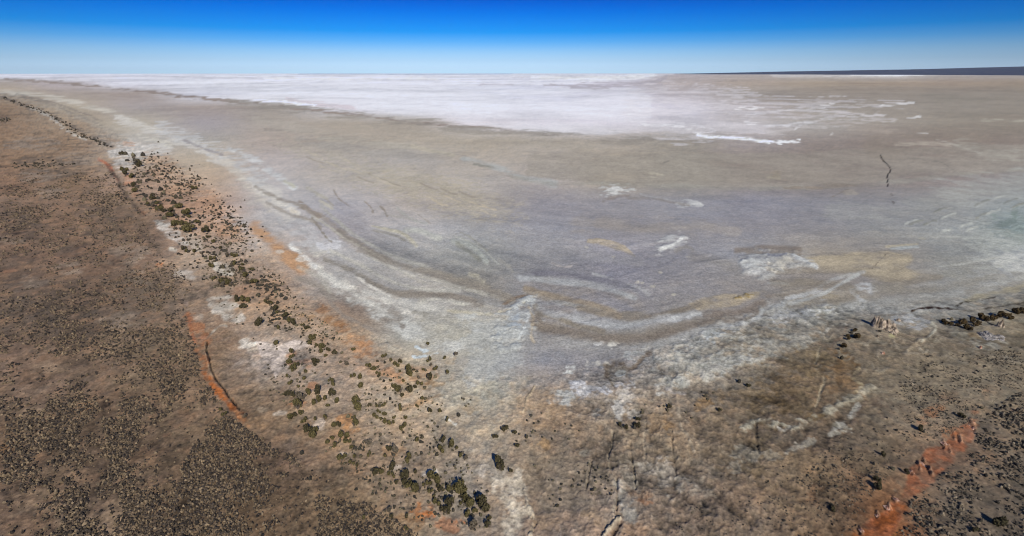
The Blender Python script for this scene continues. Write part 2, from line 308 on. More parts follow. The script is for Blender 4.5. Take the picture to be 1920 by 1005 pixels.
# --- central lake bed
S([(960,332),(1040,345),(1120,344),(1200,348),(1300,350),(1400,354),(1480,352),(1600,350),(1700,338),(1820,325),(1930,318)], '96948f', 3, .4, .9, .6, 40)
E(1155,357,30,7,'bcbdc0',.75,brk=1,lam=8,h=.3); E(1150,358,16,4,'d2d3d6',.7,brk=1,lam=6)
S([(1130,375),(1160,368),(1178,366)], '857b78', 2.5, .5); E(1292,382,22,5,'b6b7bc',.75,brk=.9,lam=8,h=.25); E(1305,385,12,3,'c9cace',.6)
S([(1180,372),(1220,372),(1260,378),(1290,386)], '827b78', 2.5, .45); S([(1200,363),(1240,372),(1280,380)], 'a6a6ac', 1.8, .5)
B([(1102,450),(1125,448),(1160,456),(1180,468),(1188,476),(1172,472),(1150,466),(1120,459),(1102,456)], 'b3a085', 2, .85, .2, h=.3, jit=.4)
S([(1140,464),(1175,474),(1190,480)], '867c72', 1.6, .5)
E(1260,456,22,12,'b3b4b9',.75,brk=.9,rot=-30,lam=6,h=.5); S([(1240,470),(1262,462),(1278,448)], 'c5c6ca', 2.5, .7, .8, .5)
S([(1270,470),(1290,462),(1300,470)], '85817e', 3, .4)
S([(1080,420),(1150,418),(1260,422),(1330,430)], '9b928a', 10, .3, .9, .8, 20)
S([(1035,493),(1055,500),(1070,498)], 'a9a3a5', 1.8, .6); S([(1110,512),(1130,517),(1150,523)], 'b0b1b6', 2, .65)
for (x,y) in [(1195,530),(1179,534),(1205,531),(1196,540),(1225,538),(1263,552),(1100,465),(1150,482),(1290,480),(1240,510)]: E(x,y,4,2,'b9b4ac',.7,f=1.5)
S([(970,520),(1020,508),(1080,515),(1140,525),(1190,545),(1210,560)], '7d7c86', 5, .4, .9, .5, 12)
S([(965,515),(1000,522),(1060,528),(1120,530),(1170,535),(1215,552)], 'a0a1a6', 5, .4, .9, .4, 14)
S([(1000,530),(1060,540),(1120,545),(1180,560),(1200,575)], '8c8078', 9, .45, .9, .4, 14)
S([(985,545),(1040,560),(1090,575),(1150,590),(1190,593)], '97897b', 6, .6, .9, .4, 14)
S([(1040,565),(1100,580),(1160,595)], 'a39684', 3, .5, .9, .4); S([(1170,588),(1230,592),(1280,580),(1330,565)], '857b72', 5, .6, .9, .4, 14)
S([(1000,565),(1060,570),(1110,580),(1150,585)], '9a9ca2', 5, .4); S([(1010,590),(1050,598),(1085,615)], '8e8272', 4, .6, .9, .4)
S([(1010,585),(1012,600),(1030,612),(1070,620)], '7f7770', 4, .5); S([(1075,600),(1120,608),(1170,612),(1200,608)], 'b4b6bc', 3.5, .5, .9, .5)
S([(1080,590),(1130,602),(1200,606),(1270,598),(1320,592)], 'a1a2a8', 8, .45, .9, .4, 14)
S([(1000,610),(1080,625),(1140,632),(1220,630),(1280,615)], '857a71', 8, .6, .9, .3, 14)
S([(1220,628),(1260,615),(1300,605),(1350,605),(1400,600),(1430,580)], '847970', 11, .7, .9, .3, 14)
S([(1290,594),(1300,590),(1320,588)], 'c3c4c8', 3, .7); E(1265,598,12,5,'b9bbc1',.7); S([(1310,588),(1330,588)], 'd0d1d4', 1.8, .8)
S([(1040,640),(1100,648),(1180,648),(1240,640),(1300,625),(1360,605)], '9a999c', 6, .5, .9, .4)
E(1118,645,11,4,'c2c2c6',.75,brk=1,lam=2); E(1147,645,9,4,'c6c4c2',.75,brk=1,lam=2); E(1068,694,9,5,'bcbdc0',.75,brk=1,lam=2)
S([(1100,685),(1120,684),(1145,688)], 'b9b6b6', 3, .6, .8, 1); E(1190,665,20,10,'a6a8ac',.6)
# tan fans
B([(1290,570),(1320,558),(1360,553),(1400,548),(1425,545),(1420,556),(1390,566),(1350,578),(1310,582)], 'ab987c', 4, .8, .3, 10)
E(1395,556,18,4,'8d7846',.85,brk=1,lam=2,h=.5,rot=-8,f=2)
B([(1510,485),(1560,480),(1640,473),(1705,474),(1710,490),(1700,505),(1740,515),(1720,523),(1690,528),(1650,522),(1610,510),(1570,510),(1540,505),(1520,495)], 'b09e80', 6, .85, .25, 14)
S([(1440,510),(1520,508),(1600,508),(1640,520),(1690,530),(1760,520)], '857d73', 5, .5, .9, .4, 12)
B([(1430,545),(1500,530),(1560,525),(1600,540),(1620,560),(1560,565),(1500,570)], '938573', 12, .45, .5, 14)
S([(1480,560),(1520,545),(1560,525),(1600,515),(1620,510)], 'a4a4a6', 3, .5, .9, .3); S([(1440,555),(1500,550),(1540,530)], '7f766e', 3, .4)
E(1555,555,18,8,'9a896c',.6); S([(1475,560),(1510,553),(1540,545)], 'aeb0b6', 3, .6, .9, .4)
E(1617,545,20,9,'b6b9c0',.75,brk=.9,lam=4); S([(1605,535),(1620,533),(1640,536)], 'b0b1b6', 2, .6)
S([(1680,540),(1640,560),(1700,568),(1750,560)], '8b857e', 9, .5, .9, .4, 14)
# white tufa mounds
B([(1388,480),(1410,476),(1450,474),(1490,474),(1500,485),(1520,498),(1490,500),(1455,512),(1425,518),(1400,515),(1385,500)], 'a0a2a6', 9, .55, .7, 5, h=.5, jit=.7)
E(1420,492,22,10,'b6b9be',.6,brk=1.3,lam=3,h=.3,jit=.7); E(1462,497,22,8,'bcb8b2',.6,brk=1.2,lam=3,rot=-20,h=.3,jit=.7); E(1412,512,12,4,'c6c6ca',.6)
S([(1440,478),(1455,481),(1475,477)], '6f7286', 2, .6); S([(1488,478),(1500,488),(1530,502)], 'b2b5bb', 3.5, .7, .8, .3, h=.3)
S([(1400,475),(1440,472),(1480,472),(1500,478)], '7f7166', 3, .55, .8, .4); S([(1440,530),(1470,530),(1480,532)], 'b0b5bb', 2, .5)
B([(930,600),(955,580),(985,560),(1003,556),(1003,570),(998,585),(1000,610),(990,630),(970,650),(945,655),(930,640)], 'a6aab0', 14, .55, .8, 5, h=.4)
S([(955,585),(975,568),(998,560)], 'bcc0c6', 5, .6, .9, .6, h=.4); S([(985,552),(962,558),(940,572)], '8a6e52', 2.5, .6)
S([(990,575),(998,600),(996,625),(1000,640)], 'bba88e', 2.2, .6); E(962,600,9,9,'95a0b2',.5,brk=1,lam=3)
S([(935,625),(955,610),(970,600)], '9ba6b4', 3, .5, brk=.9, lam=3); S([(960,650),(980,620),(992,590)], 'c4c8ce', 2, .5, brk=.8, lam=3)
S([(1003,570),(1006,590),(1015,610)], '837970', 4, .6)
B([(870,610),(930,590),(960,650),(960,700),(920,720),(880,700)], 'abaeb2', 18, .4, .7, 14)
E(915,640,40,26,'b2b4b6',.35,brk=1,lam=12)
# right shore: pale wash, blue-grey pools
S([(1560,395),(1640,400),(1720,385),(1800,365),(1920,340)], '9a9b9a', 12, .35, .9, .6, 14)
B([(1750,350),(1930,322),(1930,375),(1850,385),(1780,380)], 'a6a8a8', 12, .4, .7, 14)
E(1855,460,40,26,'a9acab',.5,brk=1,lam=5,rot=10); B([(1830,445),(1880,435),(1930,450),(1930,470),(1880,475),(1840,470)], 'b0b3b2', 6, .6, 1, 4)
B([(1868,425),(1890,415),(1930,405),(1930,460),(1905,452),(1885,440)], '7c8483', 6, .42, .9, 4)
E(1865,404,7,7,'7d8a88',.7,f=3); E(1903,398,6,14,'75827f',.7,f=3); E(1888,418,20,5,'6e7a7b',.7,rot=-15); S([(1895,432),(1910,425),(1930,424)], '98a5a5', 2, .6)
for k in range(14):
    x=1700+k*15+random.uniform(-10,10); y=430-k*3+random.uniform(-30,25)
    S([(x,y),(x+10,y-5),(x+24,y-9)], random.choice(['8a8a84','7f807c','b4b6b4','b2b4b2']), 1.8, .6, .8, .5, 5, h=.15)
B([(1865,488),(1890,475),(1920,478),(1930,510),(1900,508),(1870,510),(1866,498)], 'bcbdbd', 3, .8, .8, 4)
B([(1770,500),(1860,487),(1870,510),(1800,520),(1760,515)], '8a8883', 6, .5, .4, 10); S([(1760,500),(1820,492),(1870,483)], 'aeaeac', 1.6, .6)
S([(1660,462),(1700,458),(1720,457)], 'a89d88', 1.6, .7); S([(1670,465),(1720,462)], 'a2a8ad', 2.5, .6); E(1730,448,8,3,'aca38e',.6)
B([(1830,525),(1890,512),(1930,515),(1930,530),(1880,532)], '8a857c', 5, .5, .5, 8)
S([(1830,550),(1880,530),(1930,518)], 'a9a9a8', 6, .5, .9, .4); S([(1760,555),(1830,545),(1930,530)], '8f8a84', 4, .4)
S([(1800,568),(1840,555),(1890,545),(1930,535)], 'a09478', 5, .65, .9, .4, 8); S([(1560,585),(1620,578),(1700,580),(1760,572),(1800,570)], 'a3a4a6', 8, .5, .9, .4, 12)
S([(1795,572),(1808,566),(1822,566)], '4f473c', 1.6, .8, .6, .8, 2); S([(1840,563),(1850,560),(1865,558)], '4f473c', 1.4, .8, .6, .8, 2)
S([(1708,582),(1730,577),(1760,577),(1785,579)], '4c3c32', 2, .85, .6, .9, 1.6); S([(1785,580),(1815,583),(1850,578),(1930,566)], '5d5348', 1.3, .75, .7, .8, 2)
S([(1640,592),(1700,586),(1720,578)], '6f675e', 1.2, .5)
S([(1500,628),(1530,640),(1550,620)], '8a8176', 2, .5)
# dark crack far out on the tan flat
S([(1650,290),(1655,300),(1662,307),(1668.5,314),(1668,322),(1664,330),(1664,337),(1664.5,349)], '3f352d', 1.0, .95, .4, .1, h=-.15, jit=.0)
S([(1671,364),(1674,366)], '4a4038', 1.1, .8, .5, .2, jit=.2); S([(1673,377),(1676,381)], '4a4038', 1.1, .8, .5, .2, jit=.2)
for k in range(9): E(1663-k*3.4,474+k*3.6,1.4,1.1,'6b5f50',.8,f=.8,jit=.2)
for k in range(10): E(1637-k*3,501+math.sin(k)*1.2,1.2,.8,'7b6e5c',.8,f=.7,jit=.2)
B([(1535,349),(1552,342),(1575,344),(1606,347),(1604,349),(1575,351),(1545,354),(1510,354)], '8f7c6c', 2, .75, .4, 10, jit=.5)
S([(1470,352),(1510,352),(1540,354)], '94816f', 2.5, .5); S([(1560,370),(1575,362),(1590,355)], '7b736c', 1.2, .6, jit=.4); E(1595,360,14,6,'a79c90',.6)
S([(1440,332),(1460,333)], 'b0a084', 3, .6); E(1455,326,8,6,'a08b68',.5); E(1232,327,16,4,'b7a98f',.6); S([(1245,305),(1255,302)], '7f756c', 1.2, .6)
# --- lower shore hollow and dry gully
S([(1138,705,1),(1138,690,1.2),(1145,683,1.6),(1158,684,1.5),(1175,691,.9),(1188,689,.7),(1200,676,.6),(1212,664,1),(1218,655,1.2)], '766b63', 5, .75, .9, .3, h=-.2, jit=.6)
S([(1218,665),(1214,655),(1222,650)], '7b7069', 4, .6, jit=.4); B([(1140,690),(1160,686),(1178,693),(1170,705),(1155,715),(1150,725),(1142,712)], '8c8681', 3, .7, .3, jit=.4)
E(1163,700,9,6,'b0b1b3',.8,f=3); S([(1140,700),(1145,718),(1152,728)], '6e655d', 2, .6, jit=.4); S([(1180,692),(1174,705)], '756c66', 2, .7, jit=.4)
S([(1152,728),(1155,760),(1158,790),(1162,800)], '7f7167', 2.4, .55, jit=.5); S([(1232,665),(1228,675),(1240,695),(1250,705)], '8b8075', 1.6, .5)
B([(1065,718),(1085,712),(1098,722),(1120,725),(1140,730),(1145,742),(1110,742),(1095,748),(1080,755),(1070,735)], 'b3b2ba', 3, .8, .8, 3)
E(1075,718,8,4,'c9c9d2',.7); E(1105,735,18,6,'bebec6',.6,brk=1,lam=2.5); E(1172,722,14,8,'b2b2bb',.65,brk=1,lam=2.5); E(1175,760,16,16,'bdb6b2',.6,brk=.8,lam=3,rot=-30)
E(1160,772,8,16,'bdb9b8',.7,brk=.7); S([(1230,725),(1235,740)], 'bbb8b5', 4, .6); E(1265,720,24,10,'a5a4a2',.5,brk=1,lam=3); E(1262,735,20,6,'b0a8a6',.5,brk=1,lam=3)
E(1055,745,24,10,'b3b6ba',.55,brk=.8,lam=4); E(1100,775,26,10,'aaa8a8',.5,brk=.8,lam=6); S([(1075,735),(1083,760),(1085,775)], '837568', 2.5, .55)
E(1120,755,14,12,'877a6e',.6,brk=.9,lam=3); E(1210,735,12,5,'7d7068',.6,brk=.8,lam=3); E(1180,735,12,6,'857a70',.5,brk=.8,lam=3)
E(1000,745,30,26,'a98b6c',.5,brk=.7,lam=10); E(1010,785,40,18,'a88a6a',.5,brk=.7,lam=8); S([(1000,728),(985,755),(980,775)], 'b0a08c', 1.6, .6, h=.2); S([(998,727),(990,740)], '857563', 1.2, .5)
S([(850,745),(880,735),(920,720)], 'b6b0a2', 4, .4); S([(780,650),(800,660),(820,665),(770,668)], 'c0c6cc', 2.4, .7, brk=.8)
S([(835,783),(845,790),(855,795)], 'd2cec8', 2, .8, jit=.3); S([(885,740),(895,750)], 'b9b4a8', 2, .5)
E(880,765,16,10,'a08b74',.5,brk=.8,lam=3); E(875,750,20,10,'a89a88',.4)
# --- right hand crusted slope
B([(1300,640),(1340,615),(1400,600),(1450,580),(1540,578),(1555,600),(1520,640),(1470,655),(1420,670),(1380,690),(1330,700),(1280,720),(1250,700),(1270,665)], '9fa1a2', 12, .5, 1.1, 6, h=.3)
for (x,y,rx,ry,c,a_) in [(1335,630,20,8,'a9adb2',.6),(1380,605,30,8,'a8a9ad',.5),(1440,590,30,8,'a6a6a8',.5),(1480,590,30,8,'a3a5ad',.6),(1530,580,30,7,'a9acb4',.6),(1380,670,24,12,'a3a3a2',.6),(1330,690,24,10,'989896',.5),(1480,640,30,14,'85817c',.5),(1400,640,40,14,'6f6860',.55),(1440,620,30,8,'827a72',.4),(1500,620,24,10,'8e8a86',.4),(1350,655,26,8,'7d766e',.45),(1300,680,22,8,'8b8680',.4),(1420,700,30,12,'6f675c',.5),(1360,715,26,8,'7a7065',.5)]:
    E(x,y,rx,ry,c,a_,brk=1.3,lam=2.6,rot=-20)
for (x,y,rx,ry,c,a_) in [(1490,700,50,24,'6f5f4c',.6),(1460,730,40,20,'6b5a45',.6),(1440,770,30,16,'67563f',.6),(1530,680,40,14,'78684f',.5),(1500,665,30,10,'7c6f5c',.5),(1580,675,14,12,'7a5e3e',.6),(1570,690,30,16,'806548',.5),(1605,682,10,6,'6e5434',.6),(1590,720,26,14,'80664c',.5),(1520,740,24,18,'7b6d5a',.5),(1490,760,30,12,'5f503c',.55),(1330,745,20,10,'7f6a52',.5),(1320,760,16,6,'8c6a40',.5),(1400,745,20,14,'8c7a62',.4),(1370,780,30,16,'857562',.4),(1240,790,24,12,'8f7352',.5),(1255,800,14,14,'937046',.5),(1350,850,26,14,'6f6152',.5),(1325,830,14,20,'75685c',.5),(1240,830,20,18,'796d62',.5),(1170,850,22,26,'7f766a',.5),(1220,845,16,14,'786a60',.4),(1335,890,18,12,'5f564b',.55),(1360,880,20,8,'665646',.6),(1420,860,24,20,'7a6a55',.5),(1430,795,16,22,'6c6050',.5),(1400,790,30,10,'85796c',.3)]:
    E(x,y,rx,ry,c,a_,brk=1,lam=5,rot=random.uniform(-30,10))
# pale crust ribbon below the dark slope
S([(1395,800),(1430,790),(1460,802),(1470,808),(1500,795),(1530,785),(1560,765),(1600,745),(1630,730)], 'aaa498', 6, .7, .9, .7, 3, h=.25)
S([(1455,795),(1463,808),(1480,800)], 'bdb8b2', 3, .8); S([(1560,808),(1580,790),(1600,775),(1610,760)], 'b6b2ac', 4, .7, .9, .6, 3); S([(1600,800),(1604,785),(1612,770),(1625,755)], '6a5c54', 3.5, .65, .9, .5)
S([(1440,855),(1460,855),(1480,845),(1500,835),(1520,825)], 'a7a199', 5, .55, .9, .8, 3); S([(1560,770),(1610,740),(1650,735),(1660,750)], 'a09686', 7, .45, .9, .8, 3)
E(1580,800,14,8,'b0aca4',.5,brk=.9,lam=2); E(1555,785,12,10,'5f5446',.5,brk=.8,lam=3); E(1530,780,20,6,'75603e',.45); E(1650,760,14,8,'6a5a50',.6,brk=.9,lam=3); E(1665,740,12,14,'6b5e54',.5,brk=.9,lam=3)
S([(1540,650),(1530,690),(1545,710),(1538,740),(1530,760)], '9a8f7e', 2, .5, h=-.2); S([(1610,690),(1600,705),(1615,725),(1605,735)], 'a0927a', 3, .5, h=.2); S([(1612,697),(1618,710)], '3f3832', 2.2, .6, jit=.4)
S([(1600,680),(1598,700)], '5f4c38', 1.6, .5); S([(1560,655),(1565,640),(1580,630),(1590,610)], '8b7566', 2.4, .4)
S([(1540,630),(1560,610),(1580,605),(1592,610)], 'a3a09c', 2.4, .5); S([(1540,635),(1548,640),(1600,640)], '8d8578', 2, .4)
E(1585,608,9,3,'b0aeac',.6); E(1700,600,24,8,'a4a7ae',.6,brk=1,lam=3); E(1720,605,16,10,'a0a3ab',.6,brk=1,lam=2.5)
S([(1745,605),(1755,615),(1745,630),(1730,640)], 'a9a59c', 2, .6, h=.2); S([(1700,660),(1720,640),(1745,635),(1760,640)], '9c9488', 2, .5, h=.2); S([(1680,640),(1690,660),(1720,665)], '9a9186', 2, .4, h=.2)
for k in range(22):
    x=1520+random.uniform(0,260); y=620+random.uniform(0,70); q=random.uniform(6,14)
    S([(x,y),(x+q*.4,y+q*.7),(x+q*1.3,y+q),(x+q*1.9,y+q*.3)], random.choice(['9a9184','6b6055','9c9489','6f655a']), 1.6, .5, .9, .6, 2.5, h=.15)
E(1650,660,8,4,'bbaea2',.6); E(1655,662,4,3,'c9b2a4',.7); E(1675,627,6,4,'a8a47e',.6); E(1820,630,10,10,'8c6f44',.5,brk=.8); E(1785,650,30,10,'6f6254',.5,brk=1,lam=3)
B([(1480,555),(1520,520),(1480,560)], '8a8a8a', 4, .2)
E(1855,640,22,16,'a5a29c',.6,brk=1,lam=2.5); E(1800,628,14,8,'8f8d86',.5)
S([(1705,690),(1712,720),(1712,740)], 'a29586', 1.8, .5, h=-.15)
E(1780,745,18,10,'7b5c4a',.5); E(1750,772,18,8,'9a6a4a',.75,rot=-25,brk=.6); E(1735,790,12,6,'8d6650',.5); E(1850,735,8,10,'8a5f48',.5); E(1825,785,10,10,'a06a4c',.6,brk=.8); E(1895,775,10,8,'a0694a',.6,brk=.8)
# gullies on the bottom centre
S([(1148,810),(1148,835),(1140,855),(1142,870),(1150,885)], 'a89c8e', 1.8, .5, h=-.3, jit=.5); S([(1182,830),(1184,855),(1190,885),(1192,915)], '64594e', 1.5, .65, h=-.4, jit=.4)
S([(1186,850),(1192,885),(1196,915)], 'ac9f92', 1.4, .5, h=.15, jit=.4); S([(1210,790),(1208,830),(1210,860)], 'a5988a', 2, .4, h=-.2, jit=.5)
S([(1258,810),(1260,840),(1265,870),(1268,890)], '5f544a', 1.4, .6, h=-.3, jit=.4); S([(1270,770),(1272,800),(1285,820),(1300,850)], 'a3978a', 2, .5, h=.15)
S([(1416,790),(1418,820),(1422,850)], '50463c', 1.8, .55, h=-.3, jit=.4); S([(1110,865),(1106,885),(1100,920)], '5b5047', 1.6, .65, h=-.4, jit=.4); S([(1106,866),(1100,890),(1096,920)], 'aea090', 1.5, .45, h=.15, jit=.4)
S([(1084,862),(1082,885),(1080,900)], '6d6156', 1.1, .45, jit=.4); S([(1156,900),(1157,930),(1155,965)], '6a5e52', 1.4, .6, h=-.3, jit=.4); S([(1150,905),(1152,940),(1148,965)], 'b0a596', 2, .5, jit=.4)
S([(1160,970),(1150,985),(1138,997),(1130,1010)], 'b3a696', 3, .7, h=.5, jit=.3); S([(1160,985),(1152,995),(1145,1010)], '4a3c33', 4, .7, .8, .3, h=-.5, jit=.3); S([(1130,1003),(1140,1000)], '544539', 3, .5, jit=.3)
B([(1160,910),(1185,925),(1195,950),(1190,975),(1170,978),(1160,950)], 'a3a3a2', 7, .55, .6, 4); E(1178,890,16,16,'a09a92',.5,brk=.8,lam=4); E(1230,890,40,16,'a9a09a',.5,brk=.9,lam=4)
E(1270,915,40,12,'a8a19a',.5,brk=.9,lam=4); E(1225,880,24,10,'b0a8a0',.4,brk=.9); E(1310,915,30,10,'a39a90',.4,brk=.9); E(1385,880,30,8,'a09a92',.5,brk=.8,lam=3); E(1400,850,22,12,'a19c94',.5,brk=.7)
E(1210,938,12,8,'a87048',.65,f=6); E(1200,930,20,8,'a08068',.4)
B([(935,895),(960,880),(980,900),(985,940),(990,960),(970,1005),(950,1005),(945,950),(930,920)], 'bdb3a8', 9, .6, .6, 5); E(925,880,20,14,'b3aaa4',.5,brk=.7)
S([(985,920),(990,945),(1000,965),(1000,985),(995,1005)], 'bcb0a0', 2.5, .55, h=.3, jit=.5); S([(995,965),(1003,978),(1000,995)], '7b6f62', 3.5, .5, h=-.3, jit=.4)
E(975,950,14,20,'c2b8ac',.5,brk=.7,lam=3); E(1020,835,10,8,'a07c50',.6); E(1020,980,30,14,'a38a72',.4); E(1180,995,30,10,'a9866c',.5); E(1110,975,20,12,'a08664',.4); E(1100,850,12,5,'aaa59e',.4)
B([(985,865),(1060,860),(1130,870),(1150,920),(1100,950),(1030,950),(990,920)], '857a6e', 14, .5, .5, 5)
# --- eroded orange scarp bottom right
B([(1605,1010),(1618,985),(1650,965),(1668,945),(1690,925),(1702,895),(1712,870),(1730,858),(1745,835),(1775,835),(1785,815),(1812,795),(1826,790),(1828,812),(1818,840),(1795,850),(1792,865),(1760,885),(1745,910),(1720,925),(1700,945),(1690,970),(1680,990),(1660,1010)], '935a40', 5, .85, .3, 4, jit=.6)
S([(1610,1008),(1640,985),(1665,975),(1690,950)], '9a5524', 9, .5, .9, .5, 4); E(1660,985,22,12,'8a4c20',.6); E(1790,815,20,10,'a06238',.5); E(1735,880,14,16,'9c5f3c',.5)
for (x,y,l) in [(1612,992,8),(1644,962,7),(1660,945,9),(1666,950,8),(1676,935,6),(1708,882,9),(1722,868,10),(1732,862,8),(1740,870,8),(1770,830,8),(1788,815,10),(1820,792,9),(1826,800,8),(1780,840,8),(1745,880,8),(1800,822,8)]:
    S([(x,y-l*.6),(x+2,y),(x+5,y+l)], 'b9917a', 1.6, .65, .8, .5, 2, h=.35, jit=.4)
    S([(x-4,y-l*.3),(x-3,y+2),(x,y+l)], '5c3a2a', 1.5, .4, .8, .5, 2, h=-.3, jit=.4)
# --- plateau edge and its orange scarp
B([(346,585),(356,592),(372,600),(385,618),(392,640),(386,650),(387,672),(396,700),(410,725),(425,745),(440,765),(455,780),(462,790),(452,797),(440,785),(425,765),(408,745),(392,718),(380,695),(368,660),(356,625),(349,600)], 'a0653f', 5, .8, .7, 3, jit=1.4)
S([(352,590),(358,615),(365,640)], 'a5603c', 3, .5); S([(378,690),(400,725),(425,758),(447,785)], 'a55a22', 4, .6); E(375,630,9,9,'c29078',.5); S([(437,775),(455,792),(465,800)], 'c6926c', 3, .6)
S([(388,640,1.4),(387,655,1.1),(392,675),(398,695),(405,710),(415,722),(425,738),(435,752),(448,768)], '241c16', 1.5, .95, .5, .25, 2, h=-.8, jit=.3)  # near-black stroke paints the shadow along the ridge's right side
S([(385,640),(384,660),(390,682),(397,705)], 'b9a088', 1, .5, .7, .5, 2, h=.4, jit=.25)
B([(392,628),(400,620),(425,618),(450,640),(470,680),(480,720),(470,760),(450,755),(425,725),(405,695),(395,660)], '786858', 7, .45, .5, 3)
S([(345,588),(350,570),(340,562)], 'b09080', 3, .6); E(345,570,8,4,'b89c8e',.6,brk=.7); E(372,595,12,4,'b3a090',.6,brk=.6); S([(395,625),(412,612),(425,611)], 'b2a292', 2, .6)
S([(185,299),(195,304),(205,311),(212,320)], 'c07856', 2.4, .85, .8, .3, 4, jit=.4); S([(200,310),(212,325),(222,340)], '9c5e44', 2.2, .7, .8, .4, 4, jit=.4)
S([(212,322),(220,335),(228,352),(242,372),(258,390),(272,402)], '6b4a3a', 2, .7, .8, .4, 5, jit=.4, h=-.3); S([(204,312),(222,338),(236,362),(255,388)], '6a5c4c', 4, .45, .9, .5, 5)
E(302,498,6,5,'c47a45',.85,f=3); S([(298,497),(305,503)], 'd8a884', 1.6, .8); E(267,395,6,5,'ae7c58',.5); E(235,480,8,5,'8f6a48',.3)
S([(160,355),(200,370),(240,400),(280,440),(300,470)], '68594c', 5, .35, .9, .6, 5); S([(190,390),(220,425),(240,440)], '66594c', 4, .4, .9, .6, 5)
S([(260,430),(290,465),(300,480)], '5d5045', 3, .45, .9, .6, 4); S([(480,770),(460,800),(480,830),(500,850)], '5f5244', 6, .4, .9, .7, 3)
E(162,770,9,12,'a8764a',.7,f=5); E(160,765,16,8,'94755c',.4); E(310,717,8,4,'a87850',.6); E(15,508,12,4,'9c6a50',.5); E(312,815,10,4,'a07058',.5); E(280,868,12,10,'a08064',.4); E(15,838,10,14,'96704c',.5)
for (x,y,rx,ry) in [(240,470,34,14),(62,528,26,8),(230,600,40,16),(210,640,26,16),(90,690,40,10),(250,700,22,10),(40,780,30,16),(55,830,12,30),(250,860,20,14),(50,930,40,20),(170,990,60,20),(230,960,30,20),(130,500,30,8),(260,520,20,8),(20,450,30,8),(90,360,30,8),(60,270,50,10),(75,330,40,10),(150,300,40,10)]:
    E(x,y,rx,ry,'96816f',.55,brk=.6,lam=8)
for (x,y,rx,ry,c) in [(100,445,70,14,'5a4c42'),(40,430,40,14,'5c4d43'),(180,400,40,10,'6b5c50'),(30,500,30,16,'574a40'),(100,560,60,30,'544840'),(110,620,46,40,'4c4138'),(60,600,50,30,'5b4d44'),(20,570,20,30,'5a4d44'),(180,600,26,18,'5c4f45'),(60,710,16,12,'4c4038'),(150,690,22,20,'5f5146'),(228,695,12,14,'574a40'),(140,800,60,20,'5a4e42'),(45,800,18,40,'544639'),(170,840,50,30,'57493d'),(120,860,30,30,'5d5044'),(215,900,14,26,'554941'),(40,880,30,16,'5c4e44'),(310,840,30,20,'5a4e42'),(320,930,60,30,'5a4c40'),(340,980,70,30,'5a4c40'),(150,950,12,30,'564a42'),(250,550,50,30,'6b5c4e'),(300,600,40,50,'6d5e50'),(300,700,50,50,'6f6152'),(360,850,50,40,'67594b'),(430,900,60,50,'5a4c3e'),(500,900,50,30,'4b3e33'),(560,950,60,40,'54463a'),(480,960,60,40,'544639'),(620,980,50,25,'5c4d3f'),(100,310,60,10,'5e5146'),(8,225,10,8,'54483e'),(200,440,40,8,'65574b'),(20,400,40,14,'65564a'),(150,480,60,8,'6b5b4e')]:
    E(x,y,rx,ry,c,.5,brk=1.2,lam=5,rot=10)
# lower right scrub ground
for (x,y,rx,ry,c) in [(1850,860,60,50,'5f564e'),(1800,920,60,40,'5f564d'),(1860,960,60,50,'5c534b'),(1740,970,50,30,'635a50'),(1900,800,30,30,'655c52'),(1640,850,30,30,'7c6d5c'),(1700,700,80,30,'7d7263'),(1800,700,80,40,'7a7062'),(1500,900,60,40,'86745f'),(1560,960,60,40,'7d6b5a'),(1530,930,12,20,'7e5a44'),(1750,890,40,30,'746a5f')]:
    E(x,y,rx,ry,c,.4,brk=.8,lam=6)
